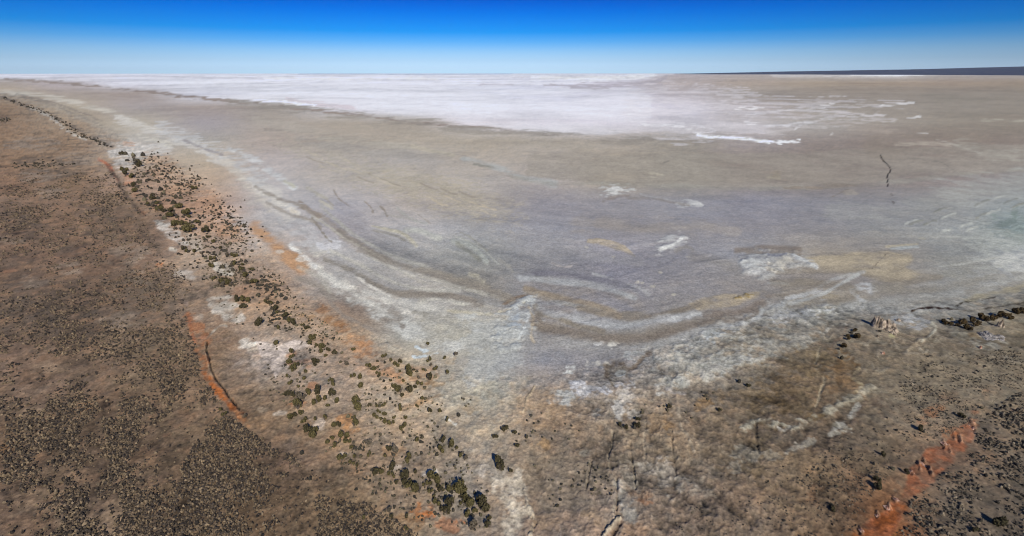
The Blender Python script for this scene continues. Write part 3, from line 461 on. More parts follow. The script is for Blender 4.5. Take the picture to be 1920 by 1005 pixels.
# broad curved bands where the last water drained
for pts, c_, w_, a_ in [
  ([(1000,600),(1015,612),(1060,622),(1110,632),(1180,636),(1240,628),(1290,612),(1340,604),(1400,600),(1425,585)], '7c726b', 8, .55),
  ([(1085,578),(1130,588),(1175,598),(1215,596),(1260,588),(1310,572)], '83766a', 5, .7), ([(985,540),(1030,552),(1075,562),(1120,575),(1160,592)], '95836f', 5, .7),
  ([(1010,575),(1040,590),(1085,600),(1130,612),(1180,612),(1230,600),(1290,592)], 'a6a7ad', 6, .5), ([(975,522),(1040,528),(1100,534),(1150,545),(1190,560)], 'a5a7ad', 5, .7),
  ([(1000,512),(1060,514),(1120,524),(1170,534),(1205,552)], '74737f', 3.5, .6), ([(1050,600),(1090,612),(1130,622)], '877a6a', 4, .6), ([(1320,590),(1370,588),(1400,580),(1430,566)], '7a706a', 6, .6),
  ([(1350,612),(1400,606),(1425,592),(1440,575),(1500,568)], 'aeb0b4', 4, .6), ([(1210,652),(1260,640),(1310,622),(1350,610)], 'a2a2a5', 6, .6),
  ([(1450,528),(1530,532),(1590,540),(1600,552),(1560,566),(1480,572)], '877c6f', 7, .55), ([(1640,535),(1700,545),(1760,540),(1830,528)], '88837c', 7, .5), ([(1480,570),(1540,552),(1580,530),(1610,515)], 'a8a9ab', 3, .75),
  ([(1580,575),(1640,565),(1720,560),(1800,548)], '9fa0a2', 7, .5), ([(640,430),(680,465),(720,488),(780,508),(850,525),(920,545),(960,560)], '91857b', 4.5, .45),
  ([(600,385),(640,420),(690,455),(740,482),(800,500)], 'a9a7a3', 3, .6), ([(690,528),(740,550),(790,556),(850,556),(890,566)], '8c8075', 4.5, .55), ([(600,510),(640,535),(680,560),(720,585)], 'cac8c6', 5, .6),
  ([(620,470),(680,500),(740,530),(800,545),(860,545)], 'b9b6b1', 3, .6), ([(790,520),(850,535),(910,552)], 'b0aca6', 2.5, .6), ([(560,500),(600,520),(620,545)], 'b4b0aa', 4, .5),
  ([(500,380),(540,400),(580,412),(600,425)], '9a8e84', 3, .6), ([(1120,420),(1200,430),(1300,425),(1380,435)], '9a9390', 8, .4), ([(1040,470),(1120,480),(1200,490)], '8b8a90', 8, .4),
  ([(1300,480),(1350,490),(1380,505)], '85817f', 8, .4), ([(1380,470),(1440,464),(1500,468)], '7f7066', 4, .6)]:
    S(pts, c_, w_, a_, .9, .25, 12)
#==END FEATURES==
SHORE = [(-400, 90+60), (0, 172), (120, 205), (250, 262), (330, 300), (400, 350), (470, 430), (540, 510), (620, 575), (700, 625), (800, 672), (900, 700),
         (1000, 705), (1100, 690), (1180, 665), (1260, 640), (1400, 600), (1540, 572), (1700, 566), (1850, 552), (1920, 545), (2300, 520)]
def paint(X, Y):
    """albedo-like display colour (linear) and height for ground points"""
    r = np.hypot(X, Y)+1
    U, V = chart(X, Y)
    V = np.maximum(V, 136.5)
    # ragged edges: displace the survey outlines by ground noise
    pxm = F/np.sqrt(r*r+H*H); pym = F*H/(r*r+H*H)
    n1 = fbm(X, Y, 40, 5, 3, r); n2 = fbm(X, Y, 40, 5, 33, r)
    f1 = fbm(X, Y, 5, 3, 5, r); f2 = fbm(X, Y, 5, 3, 55, r)
    ju = n1*9+f1*3; jv = (n2*9+f2*3)*np.clip(pym/pxm*1.4, 0.05, 1)
    far = sstep(1500, 6000, r)
    b1 = fbm(X, Y, 1500, 6, 61, r); b2 = fbm(X, Y, 400, 6, 67, r)
    ju += b1*6*far; jv += b2*4*np.clip(r/2500, 0, 1)*np.clip(pym*8, 0, 1)
    Ub = np.clip(U+ju*2.2, 0, 1919.9); Vb = np.clip(V+jv*2.0, 140, 1004.9)
    gi = np.clip((Ub/128).astype(int), 0, 14); fx = Ub/128-gi; fx = fx*fx*(3-2*fx)
    gy = np.array(GY, float); gj = np.clip(np.searchsorted(gy, Vb, 'right')-1, 0, len(GY)-2)
    fy = (Vb-gy[gj])/(gy[gj+1]-gy[gj]); fx = fx[..., None]; fy = fy[..., None]
    col = (GC[gj, gi]*(1-fx)+GC[gj, gi+1]*fx)*(1-fy)+(GC[gj+1, gi]*(1-fx)+GC[gj+1, gi+1]*fx)*fy
    hgt = np.zeros_like(X)
    # distance from the old shoreline drives the long flow streaks of the lake bed
    sp = spline(SHORE, 3)
    wp = np.array([at(*p) for p in sp])
    Dn, side = seg_d(X, Y, wp)
    lake = (side < 0)
    ws = np.vstack([wp[i]+(wp[i+1]-wp[i])*t for i in range(len(wp)-1) for t in (0, .5)])
    wl = np.repeat(np.hypot(*(wp[1:]-wp[:-1]).T), 2)/2
    acc = np.zeros_like(X)
    for (qx, qy), q in zip(ws, wl):
        if q > 400: continue
        acc += q/((X-qx)**2+(Y-qy)**2+60)**2
    Dw = np.minimum(1.1*(acc+1e-12)**(-1/3.0), 4000)
    arc = np.arctan2(X, Y)*r
    wobble = fbm(X, Y, 60, 3, 71, r)*10
    st = fbm((Dw+wobble*1.6), arc*0.08, 20, 5, 81, r*0.55, 0.62)
    st2 = fbm((Dw+wobble*0.5), arc*0.12, 3.2, 3, 83, r, 0.6)
    dens = np.exp(-((V-500)/150)**2)
    lk = np.where(lake, 1.0, 0.0)*(0.12+0.88*dens)*sstep(220, 400, V)*np.clip(Dn/6, 0, 1)
    st3 = fbm((Dw+wobble*0.3)+fbm(X, Y, 8, 2, 85)*2, arc*0.16, 1.5, 2, 87, r*0.35, 0.7)
    near = np.exp(-(Dw/70)**2)
    amp = (st*(0.24+0.24*near)+st2*0.12+st3*0.08*near)*lk*np.clip(0.55+fbm(X, Y, 70, 3, 89, r)*2.2, 0.05, 1.3)
    col = col*(1+amp)[..., None]*np.stack([1+st*0.02*lk, np.ones_like(st), 1-st*0.05*lk], -1)
    hgt += (st*0.9+st2*0.25+st3*0.10)*lk*np.clip(1.2-r/700, 0, 1)
    # mottling of the ground
    m1 = fbm(X, Y, 30, 7, 91, r*0.8, 0.72); m2 = fbm(X, Y, 9, 5, 95, r*0.8, 0.8); m3 = fbm(X, Y, 1200, 7, 98, r, 0.6)
    land = np.where(lake, 0.45, 1.0)*np.where(V < 250, 0.6, 1)
    slope = sstep(985, 1180, U+n1*60)*sstep(-12, 14, side*Dn)          # crusted slope right of the centre
    east = sstep(1560, 1720, U)*sstep(640, 760, V)
    slope = slope*(1-east)
    west = (1-sstep(700, 900, U))*sstep(0, 20, side*Dn)
    ex, ey = (X*0.77+Y*0.64), (-X*0.64+Y*0.77)*0.42               # wind-drawn patches on the plain
    mw = fbm(ex, ey, 11, 6, 151, r*0.6, 0.8)
    rd1 = 1-np.abs(fbm(X+fbm(X, Y, 9, 3, 121, r)*6, Y, 11, 6, 123, r*0.8, 0.7))*3.4
    rd2 = 1-np.abs(fbm(X, Y, 4.5, 5, 125, r*0.7, 0.75))*3.4
    rd3 = 1-np.abs(fbm(X, Y, 260, 7, 127, r*0.8, 0.72))*3.2
    m4 = fbm(X, Y, 3.0, 4, 129, r*0.55, 0.9)
    t = 1+land*(m1*0.26+m2*0.22+m4*0.26)+m3*0.16*sstep(500, 2500, r)+slope*(rd1*0.10+rd2*0.13-0.22)
    g1 = vn(X/0.9, Y/1.3, 161); g2 = vn(X/0.45+9, Y/0.7, 162); g3 = vn(X/1.9, Y/2.6, 163)
    gr = g1+0.8*g2+0.7*g3
    t += west*(mw*0.30-0.05)+gr*(0.07+0.30*west+0.13*np.where(lake, 0.12, 1)*(1-west))*(1-0.6*sstep(700, 3000, r))
    t -= west*0.35*sstep(0.42, 0.75, gr+mw*0.9)                    # single low bushes too small to tell apart
    col = col*(1+(g3[:, None]*0.10+g1[:, None]*0.06)*np.array([1, 0, -0.8])*(0.25+0.75*np.where(lake, 0, 1))[:, None])
    col = col*np.stack([1+0*west, 1-0.03*west-0.01*slope, 1-0.05*west-0.03*slope], -1)
    t += rd3*0.07*sstep(350, 1200, r)-0.02
    wht = sstep(0.42, 0.6, col[:, 1])
    col = col*(1+wht[:, None]*np.array([-0.02, -0.01, 0.04]))
    t += wht*(m3*0.14+fbm(X, Y, 4000, 8, 131, r, 0.7)*0.12)
    crust = sstep(1000, 1100, U)*(1-sstep(1500, 1700, U))*sstep(-4, 6, side*Dn)*(1-sstep(14, 42, side*Dn+n1*30))
    vein = sstep(0.72, 0.97, rd1)*0.5+sstep(0.70, 0.97, rd2)*0.5
    t += crust*(vein*0.42-0.02)+slope*(1-crust)*sstep(0.2, 0.5, n2+m2*0.5)*vein*0.30
    hgt += slope*(rd1*0.14+rd2*0.12)*np.clip(1.3-r/600, 0, 1)
    gul = sstep(720, 800, V)*sstep(900, 1000, U)*(1-sstep(1450, 1550, U))   # run-off lines down the lower slope
    gl = fbm(X+fbm(X, Y, 14, 3, 141)*5, Y*0.16, 3.4, 4, 143, None, 0.6)
    t += gul*gl*0.15; hgt += gul*gl*0.30
    col = col*t[:, None]*np.stack([1+m2*0.05*land, np.ones_like(t), 1-m2*0.08*land], -1)
    hgt += (m1*0.35+m2*0.22+m4*0.20)*np.where(lake, 0.5, 1.0)*np.clip(1.3-r/600, 0, 1)
    # features
    u0 = U+ju; v0 = V+jv
    for i, (k, pts, c, wd, a, soft, brk, lam, hh, jit) in enumerate(FEAT):
        P = np.array([p[:2] for p in pts], float)
        pad = (wd*3 if k == 's' else wd*1.5)+26*jit
        m = (U > P[:, 0].min()-pad) & (U < P[:, 0].max()+pad) & (V > P[:, 1].min()-pad) & (V < P[:, 1].max()+pad)
        if not m.any(): continue
        if k == 's' and 300 < P[:, 1].mean() < 640: jit = jit*0.55; brk = brk*0.6
        uu = U[m]+ju[m]*jit; vv = V[m]+jv[m]*jit; x = X[m]; y = Y[m]; rr = r[m]
        if k == 's':
            Q = spline([(p[0], p[1], (p[2] if len(p) > 2 else 1.0)) for p in pts], 4)
            wv = np.maximum(Q[:, 2], 0.08)*wd
            d, s = seg_d(uu, vv, Q, wv)
            sd = (1-d)*1.0; eg = soft*0.9
        else:
            Q = spline(list(P)+[P[0]], 3)[:-1]
            d, s = seg_d(uu, vv, np.vstack([Q, Q[:1]]))
            ins = inside(uu, vv, Q)
            sd = np.where(ins, d, -d)/max(wd, 0.5); eg = 0.75
        cx, cy = P.mean(0)
        mpp = math.hypot(*at(cx, cy), H)/F
        n = fbm(x, y, (lam or 14*mpp), 5, 200+i, rr, 0.75)
        mk = sstep(-eg, eg, sd+n*brk*2.2)
        if hh: hgt[m] += hh*mk*(1+0.8*n)
        if c and cy < 262 and k == 's' and c[0] in 'de' and wd < 2.4: a *= 0.6; brk = max(brk, 0.9)
        if c and cy > 600 and int(c[0:2], 16) >= 0xa5 and int(c[0:2], 16)-int(c[4:6], 16) < 40: a = min(a*1.3, 1)
        if c and k == 'b' and a < 0.84 and int(c[0:2], 16)-int(c[4:6], 16) > 58: a *= 0.72; brk = max(brk, 0.7)
        mk = np.clip(mk*(1+brk*(n*3.2-0.15)), 0, 1)*a
        cc = lin(c) if c else None
        if cc is not None and cy < 625:
            sat = int(c[0:2], 16)-int(c[4:6], 16)
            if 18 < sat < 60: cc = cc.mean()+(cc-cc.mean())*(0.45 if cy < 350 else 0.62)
            elif sat >= 60: cc = cc.mean()+(cc-cc.mean())*0.85
        if cc is not None:
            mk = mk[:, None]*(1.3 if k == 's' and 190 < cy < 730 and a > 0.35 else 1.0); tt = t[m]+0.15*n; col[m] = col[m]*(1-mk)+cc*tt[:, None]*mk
    return col, hgt, r, U, V, lake, Dw
#==END PAINT==

# ------------------------------------------------------------------ materials
def newmat(name):
    m = bpy.data.materials.new(name); m.use_nodes = True
    return m, m.node_tree, m.node_tree.nodes['Principled BSDF']
LIGHT = np.array([0.92, 0.95, 1.17])      # sun + sky falling on level ground, per channel
def ground_material():
    m, t, b = newmat("desert_ground"); b.inputs['Roughness'].default_value = 0.95
    b.inputs['Specular IOR Level'].default_value = 0.15
    at_ = N(t, 'ShaderNodeVertexColor', layer_name='soil')
    geo = N(t, 'ShaderNodeNewGeometry')
    n1 = N(t, 'ShaderNodeTexNoise'); n1.inputs['Scale'].default_value = 1.0; n1.inputs['Detail'].default_value = 6; n1.inputs['Roughness'].default_value = 0.75
    n2 = N(t, 'ShaderNodeTexNoise'); n2.inputs['Scale'].default_value = 0.35; n2.inputs['Detail'].default_value = 8; n2.inputs['Roughness'].default_value = 0.75
    for n in (n1, n2): t.links.new(geo.outputs['Position'], n.inputs['Vector'])
    r1 = N(t, 'ShaderNodeMapRange'); r1.inputs['From Min'].default_value = 0.3; r1.inputs['From Max'].default_value = 0.7
    r1.inputs['To Min'].default_value = 0.60; r1.inputs['To Max'].default_value = 1.40
    t.links.new(n1.outputs['Fac'], r1.inputs['Value'])
    r2 = N(t, 'ShaderNodeMapRange'); r2.inputs['From Min'].default_value = 0.3; r2.inputs['From Max'].default_value = 0.7
    r2.inputs['To Min'].default_value = 0.85; r2.inputs['To Max'].default_value = 1.15
    t.links.new(n2.outputs['Fac'], r2.inputs['Value'])
    mm = N(t, 'ShaderNodeMath', operation='MULTIPLY'); t.links.new(r1.outputs[0], mm.inputs[0]); t.links.new(r2.outputs[0], mm.inputs[1])
    vm = N(t, 'ShaderNodeVectorMath', operation='SCALE'); t.links.new(at_.outputs['Color'], vm.inputs[0]); t.links.new(mm.outputs[0], vm.inputs['Scale'])
    t.links.new(vm.outputs[0], b.inputs['Base Color'])
    bp = N(t, 'ShaderNodeBump'); bp.inputs['Strength'].default_value = 0.7; bp.inputs['Distance'].default_value = 0.35
    n3 = N(t, 'ShaderNodeTexNoise'); n3.inputs['Scale'].default_value = 0.9; n3.inputs['Detail'].default_value = 7; n3.inputs['Roughness'].default_value = 0.7
    t.links.new(geo.outputs['Position'], n3.inputs['Vector'])
    t.links.new(n3.outputs['Fac'], bp.inputs['Height']); t.links.new(bp.outputs[0], b.inputs['Normal'])
    return m
def simple_mat(name, c1, c2, scale, rough=0.9, attr=None, bump=0, detail=5):
    m, t, b = newmat(name); b.inputs['Roughness'].default_value = rough; b.inputs['Specular IOR Level'].default_value = 0.2
    g = N(t, 'ShaderNodeNewGeometry'); n = N(t, 'ShaderNodeTexNoise'); n.inputs['Scale'].default_value = scale; n.inputs['Detail'].default_value = detail
    t.links.new(g.outputs['Position'], n.inputs['Vector'])
    r = N(t, 'ShaderNodeValToRGB'); r.color_ramp.elements[0].position = 0.35; r.color_ramp.elements[1].position = 0.65
    r.color_ramp.elements[0].color = (*c1, 1); r.color_ramp.elements[1].color = (*c2, 1)
    t.links.new(n.outputs['Fac'], r.inputs[0]); out = r.outputs[0]
    if attr:
        a = N(t, 'ShaderNodeVertexColor', layer_name=attr); q = N(t, 'ShaderNodeMix', data_type='RGBA', blend_type='MULTIPLY'); q.inputs['Factor'].default_value = 1
        t.links.new(out, q.inputs[6]); t.links.new(a.outputs['Color'], q.inputs[7]); out = q.outputs[2]
    t.links.new(out, b.inputs['Base Color'])
    if bump:
        bp = N(t, 'ShaderNodeBump'); bp.inputs['Strength'].default_value = 0.8; bp.inputs['Distance'].default_value = bump
        t.links.new(n.outputs['Fac'], bp.inputs['Height']); t.links.new(bp.outputs[0], b.inputs['Normal'])
    return m
def mesh_from(name, co, faces, mat, col=None, smooth=True, nside=None):
    """faces: (n,3) or (n,4) int array"""
    me = bpy.data.meshes.new(name); faces = np.asarray(faces, np.int32); n, k = faces.shape
    me.vertices.add(len(co)); me.vertices.foreach_set('co', np.asarray(co, np.float32).ravel())
    me.loops.add(n*k); me.loops.foreach_set('vertex_index', faces.ravel())
    me.polygons.add(n); me.polygons.foreach_set('loop_start', np.arange(n, dtype=np.int32)*k)
    me.polygons.foreach_set('use_smooth', np.full(n, smooth))
    me.update(calc_edges=True)
    if col is not None:
        a = me.color_attributes.new(name='soil', type='FLOAT_COLOR', domain='POINT')
        a.data.foreach_set('color', np.hstack([col, np.ones((len(col), 1))]).astype(np.float32).ravel())
    me.materials.append(mat)
    return me
def link(name, me, parent=None, loc=None):
    o = bpy.data.objects.new(name, me); C.objects.link(o)
    if parent: o.parent = parent
    if loc is not None: o.location = loc
    return o
def tag(o, label=None, cat=None, group=None, kind=None):
    for k, v in (('label', label), ('category', cat), ('group', group), ('kind', kind)):
        if v: o[k] = v

# ------------------------------------------------------------------ the ground: one sheet, finer near the drone
dep = np.concatenate([R(0.085)*1.09**np.arange(0, 14), np.arange(0.345, 62, 0.092)*math.pi/180, np.arange(62, 86, 0.5)*math.pi/180])
dep = np.unique(dep); az = np.arange(-76, 76.01, 0.1)*math.pi/180
rad = H/np.tan(dep)
RR, AA = np.meshgrid(rad, az, indexing='ij')
gx = (RR*np.sin(AA)).ravel(); gy_ = (RR*np.cos(AA)).ravel()
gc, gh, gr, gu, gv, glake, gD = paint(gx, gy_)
def gridz(x, y):
    """height of the ground sheet at points"""
    r = np.hypot(x, y); a = np.arctan2(x, y)
    fi = np.interp(-r, -rad, np.arange(len(rad))) if rad[0] > rad[-1] else np.interp(r, rad, np.arange(len(rad)))
    fj = (a-az[0])/(az[1]-az[0]); i = np.clip(fi.astype(int), 0, len(rad)-2); j = np.clip(fj.astype(int), 0, len(az)-2)
    fi = np.clip(fi-i, 0, 1); fj = np.clip(fj-j, 0, 1); Z = gh.reshape(len(rad), len(az))
    return (Z[i, j]*(1-fj)+Z[i, j+1]*fj)*(1-fi)+(Z[i+1, j]*(1-fj)+Z[i+1, j+1]*fj)*fi
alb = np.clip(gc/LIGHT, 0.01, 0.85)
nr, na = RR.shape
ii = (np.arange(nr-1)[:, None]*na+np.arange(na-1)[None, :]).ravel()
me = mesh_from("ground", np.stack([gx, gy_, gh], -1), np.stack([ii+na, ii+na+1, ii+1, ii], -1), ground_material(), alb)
ground = link("ground", me); tag(ground, kind='structure')

# ------------------------------------------------------------------ low scrub country on the far right horizon
def far_country():
    a = np.linspace(R(9), R(62), 700); rr = np.linspace(0, 1, 26)
    A, T = np.meshgrid(a, rr, indexing='ij')
    hx = 960+F*np.tan(A)                                     # rough photo column of that direction
    near = np.interp(hx, [900, 1200, 1440, 1700, 1920], [34000, 33000, 32000, 29000, 27000])*(1+0.05*fbm(A*9000, A*0, 700, 5, 305))
    Rr = near+T*14000
    px_up = np.interp(hx, [1000, 1200, 1440, 1700, 1920, 2600], [-3.6, -3.0, 1.6, 4.8, 8.0, 9.0])
    top = 100+px_up*(near+12000)/F*np.cos(A)**0
    top = top*(1+0.03*fbm(A*9000, T*0, 900, 5, 301))
    Z = -3+(top+3)*sstep(0, 0.85, T)*(1+0.05*fbm(A*9000, T*4000, 500, 4, 303))
    co = np.stack([(Rr*np.sin(A)).ravel(), (Rr*np.cos(A)).ravel(), Z.ravel()], -1)
    n, k = A.shape; i = (np.arange(n-1)[:, None]*k+np.arange(k-1)[None, :]).ravel()
    m = simple_mat("far_scrub_hazed", (0.008, 0.017, 0.036), (0.034, 0.037, 0.050), 0.0016, detail=8)  # navy of distant haze put into the scrub's base colour
    o = link("hills", mesh_from("hills", co, np.stack([i, i+k, i+k+1, i+1], -1), m)); tag(o, kind='structure')
far_country()

# ------------------------------------------------------------------ shrubs
def leafy(seed, n, lumps, flat=0.8, leaf=0.10, col=(1, 1, 1)):
    """unit-size crown: leaf clumps spread through a lumpy volume, radius about 1, base at z=0"""
    g = np.random.default_rng(seed); co = []; fa = []; cc = []
    cen = []
    for k in range(lumps):
        a = g.uniform(0, 6.28); q = g.uniform(0.15, 0.75) if lumps > 1 else 0.1
        cen.append((math.cos(a)*q, math.sin(a)*q, g.uniform(0.45, 0.85)*flat, g.uniform(0.28, 0.55) if lumps > 1 else 0.85))
    for k in range(n):
        cx, cy, cz, cr = cen[k % len(cen)]
        d = g.normal(size=3); d /= np.linalg.norm(d); rr = cr*g.uniform(0.35, 1.0)**0.5*(1+0.12*g.normal())
        p = np.array([cx, cy, cz])+d*rr*np.array([1, 1, flat]); p[2] = max(p[2], 0.03)
        nrm = d+g.normal(size=3)*0.55; nrm /= np.linalg.norm(nrm)
        t1 = np.cross(nrm, g.normal(size=3)); t1 /= np.linalg.norm(t1); t2 = np.cross(nrm, t1)
        s = leaf*g.uniform(0.7, 1.5); b = len(co); v = g.uniform(0.65, 1.35)
        m = 5
        for q in range(m):
            an = 6.28*q/m; r_ = s*g.uniform(0.7, 1.25)
            co.append(p+t1*math.cos(an)*r_+t2*math.sin(an)*r_-nrm*s*0.25*(q % 2)); cc.append((v*g.uniform(.9, 1.1), v, v*g.uniform(.8, 1.1)))
        co.append(p+nrm*s*0.35); cc.append((v*1.1, v*1.1, v))
        for q in range(m): fa.append((b+q, b+(q+1) % m, b+m))
    return np.array(co), np.array(fa), np.clip(np.array(cc), 0, 2)
def stems(seed):
    g = np.random.default_rng(seed); co = []; fa = []
    for k in range(6):
        a = g.uniform(0, 6.28); lean = g.uniform(0.15, 0.5)
        pts = [np.array([math.cos(a)*lean*t*(1+0.4*t), math.sin(a)*lean*t*(1+0.4*t), 0.85*t-0.05]) for t in (0, .4, .75, 1)]
        for i in range(3):
            p, q = pts[i], pts[i+1]; r0, r1 = 0.07*(1-i*0.27), 0.07*(1-(i+1)*0.27); b = len(co)
            for (c_, r_) in ((p, r0), (q, r1)):
                for s in range(5): co.append(c_+np.array([math.cos(s*1.2566)*r_, math.sin(s*1.2566)*r_, 0]))
            for s in range(5):
                u = (s+1) % 5; fa += [(b+s, b+u, b+5+u), (b+s, b+5+u, b+5+s)]
    return np.array(co), np.array(fa)
M_OLIVE = simple_mat("olive_leaves", (0.040, 0.034, 0.014), (0.120, 0.096, 0.038), 2.5, attr='soil')
M_DARK = simple_mat("dark_leaves", (0.026, 0.022, 0.011), (0.075, 0.060, 0.028), 2.5, attr='soil')
M_BROWN = simple_mat("brown_leaves", (0.036, 0.024, 0.010), (0.085, 0.055, 0.022), 2.5, attr='soil')
M_GREY = simple_mat("grey_twigs", (0.060, 0.048, 0.034), (0.125, 0.100, 0.070), 2.5, attr='soil')
M_STEM = simple_mat("grey_bark", (0.08, 0.06, 0.045), (0.16, 0.13, 0.10), 6)
CROWN = {}
for mi, (mk, mt) in enumerate((('olive', M_OLIVE), ('dark', M_DARK), ('brown', M_BROWN), ('grey', M_GREY))):
    for v in range(4):
        n = 330 if mk != 'grey' else 170
        co, fa, cc = leafy(50+mi*10+v, n, (2, 4, 7, 3)[v], flat=(0.95, 0.8, 0.75, 0.85)[v], leaf=0.115)
        CROWN[mk, v] = mesh_from("crown", co, fa, mt, cc, smooth=False)
SMALL = {}
for mi, (mk, mt) in enumerate((('olive', M_OLIVE), ('dark', M_DARK), ('brown', M_BROWN), ('grey', M_GREY))):
    for v in range(3):
        co, fa, cc = leafy(150+mi*10+v, 60, (1, 2, 3)[v], flat=0.8, leaf=0.25)
        SMALL[mk, v] = mesh_from("shrub", co, fa, mt, cc, smooth=False)
STEM = [mesh_from("stems", *stems(90+k), M_STEM) for k in range(3)]

# positions (crop pixel x, base y, width) as read off enlarged crops of the photograph
def crop(x0, y0, txt): return [(x0+a/4, y0+b/4, c/4) for a, b, c in (map(float, q.split(',')) for q in txt.split())]
SH = []
SH += crop(480, 550, "20,240,45 158,270,28 155,380,38 135,130,38 90,45,25 75,75,25 105,75,22 135,80,20 170,150,28 210,180,36 268,215,40 285,235,35 305,248,20 350,248,24 375,270,32 395,262,26 415,345,44 412,375,36 440,320,22 445,400,26 490,405,42 475,445,34 403,428,18 280,450,42 275,480,34 245,522,36 290,560,44 315,545,30 342,540,24 285,575,30 365,595,26 327,608,22 237,618,22 372,640,30 265,678,30 322,700,22 452,515,46 440,545,28 525,470,26 545,430,26 587,455,34 643,447,20 735,430,30 676,540,40 633,518,18 738,537,14 965,480,36 725,630,28 768,640,38 553,655,22 580,685,36 795,700,46 255,765,44 283,768,30 330,790,60 390,755,42 465,755,48 455,830,50 520,795,34 573,775,44 600,815,36 535,850,26 315,875,64 335,910,30 290,930,30 250,950,40 370,950,24 350,970,30 455,950,26 515,950,32 765,855,78 857,850,24 905,850,24 930,852,20 965,850,30 1085,875,34 925,900,26 900,935,36 960,925,32 938,948,24 1040,945,24 1120,945,24 1212,855,22 1305,885,34 1370,885,30 1435,955,26 1520,915,20 840,550,34 885,580,40 918,605,26 920,628,22 912,510,18 965,520,18 1010,515,28 1085,510,38 1057,547,38 1075,592,22 1145,548,18 1155,610,58 1135,610,30 1185,580,22 1205,590,18 1225,635,24 1250,580,24 1270,580,20 1297,510,30 1305,488,20 1310,548,28 1352,575,34 1347,632,20 1430,607,32 1420,490,26 1490,468,34 1282,385,30 1300,650,50 1230,685,34 1190,712,26 1265,708,20 1145,745,44 1085,745,60 1090,780,30 1035,715,34 1140,715,20 1103,665,22 1138,685,16 1007,660,22 960,665,16 970,718,18 1007,795,20 1022,822,16 1250,800,26 1270,800,14 1560,800,14 1575,850,14 1595,830,12 1545,790,12 1610,800,12")
SH += crop(480, 755, "735,180,50 690,105,20 730,120,24 590,185,34 625,180,30 400,210,54 445,215,34 440,250,50 420,255,30 578,270,28 540,310,30 600,335,34 632,300,26 665,262,50 670,305,34 712,300,28 735,315,28 710,350,28 742,350,18 777,352,20 835,320,48 850,400,28 995,355,38 1045,375,56 980,410,30 1145,435,50 1090,205,30 1110,175,34 985,160,40 1018,165,30 1215,280,38 1245,262,20 1405,262,18 1403,290,34 1380,320,20 1392,360,40 1452,322,48 1508,345,24 1528,395,34 1565,430,44 1555,385,24 645,440,56 745,425,30 722,460,30 757,470,26 785,410,16 886,540,40 937,530,32 1022,500,44 995,540,26 1032,555,26 1100,560,60 1195,525,30 1120,610,34 1155,600,24 1060,610,24 1150,645,44 1225,675,76 1305,580,70 1355,590,56 1270,620,36 1320,620,30 1370,640,28 1395,670,36 1310,685,36 1335,705,24 1395,715,20 1465,660,50 1525,670,80 1560,720,56 1548,755,34 1360,760,46 1468,780,56 1410,810,44 1435,840,46 1610,780,64 1640,815,34 1585,840,40 1712,800,90 1620,950,76 1745,930,36 1742,870,28 1830,465,64 1838,510,60 1908,510,28 1865,210,44 1790,265,32 1885,180,14 345,385,20 405,580,20 750,655,18 800,870,28 1130,950,24 990,820,40 1025,860,24 1130,860,24")
SH += crop(1440, 550, "1310,210,28 1340,230,26 1372,240,26 1375,198,16 1420,245,24 1445,235,44 1480,230,30 1510,270,36 1530,225,40 1550,250,30 1570,235,28 1600,205,44 1640,215,40 1665,205,36 1695,205,34 1725,170,36 1750,185,40 1800,170,24 1810,195,30 1838,145,34 1865,150,34 1890,140,34 1910,150,24 597,320,22 600,350,28 628,298,14 652,288,28 670,335,38 570,405,32 548,398,14 552,494,18 530,422,10 835,290,14")
SH += crop(1440, 755, "1138,212,32 1455,112,26 1600,45,16 820,590,34 808,652,40 480,798,34 475,770,20 935,500,20 1040,535,26 865,395,24 1720,920,44 1550,960,28 515,620,14")
SH += crop(960, 755, "815,165,26 850,195,28 825,185,14 950,130,28 920,170,24 915,195,18 942,185,34 978,75,20 975,50,14 1003,20,12 930,100,10 1185,45,30 1165,60,18 1140,35,12 1105,42,12 1345,115,18 1305,75,12 1562,65,24 1372,25,12 12,230,30 38,325,28 36,290,14 145,98,20 112,135,14 165,155,16 200,138,12 110,260,18 140,255,12 150,225,12 158,208,12 228,260,14 300,268,14 320,208,14 400,160,10 447,175,12 505,210,12 428,270,12 175,215,12 55,240,14 105,290,12 222,85,10")
SH += crop(960, 550, "1447,778,20 1468,800,14 1512,745,14 1770,698,26 1705,668,20 1425,735,10 1460,755,10")
SH += crop(0, 330, "1195,262,38 1235,270,24 1268,268,34 1280,308,40 1305,300,30 1330,312,20 1235,322,20 1295,372,42 1325,372,36 1352,372,24 1385,360,30 1325,400,24 1365,403,20 1408,415,64 1530,425,44 1560,460,26 1600,500,26 1392,550,30 1388,572,28 1460,573,24 1685,565,20 1655,542,22 1700,598,32 1730,600,24 1770,608,26 1542,622,16 1598,628,30 1590,683,32 1652,690,20 1675,690,20 1762,662,30 1815,672,22 1825,718,44 1840,752,40 1890,702,30 1905,800,44 1613,775,30 1660,775,22 1683,775,24 1645,805,42 1670,820,40 1730,817,50 1780,940,36 1845,940,50 1825,995,40 1190,212,26 1145,232,36 1185,170,20 1140,175,30 1120,215,24 1088,183,22 1095,155,20 1155,150,24 1010,120,30 1030,85,18 1002,80,24 990,68,14 1250,85,20 1305,210,22 1340,240,40 1310,235,20 1408,292,44 1425,310,30 1475,355,30 1320,160,18 1355,170,20 1460,98,30 1130,250,16 1205,110,18 1170,200,16 1230,130,14 1265,190,14 1400,130,14 1440,190,14 1500,350,14 1545,380,16 1590,385,14 1700,355,14 1720,305,12 1745,320,14 1830,370,14 1840,385,12 1610,360,10 1850,490,16 1820,580,12 1620,330,10 1680,430,12 1725,510,20 1700,520,14")
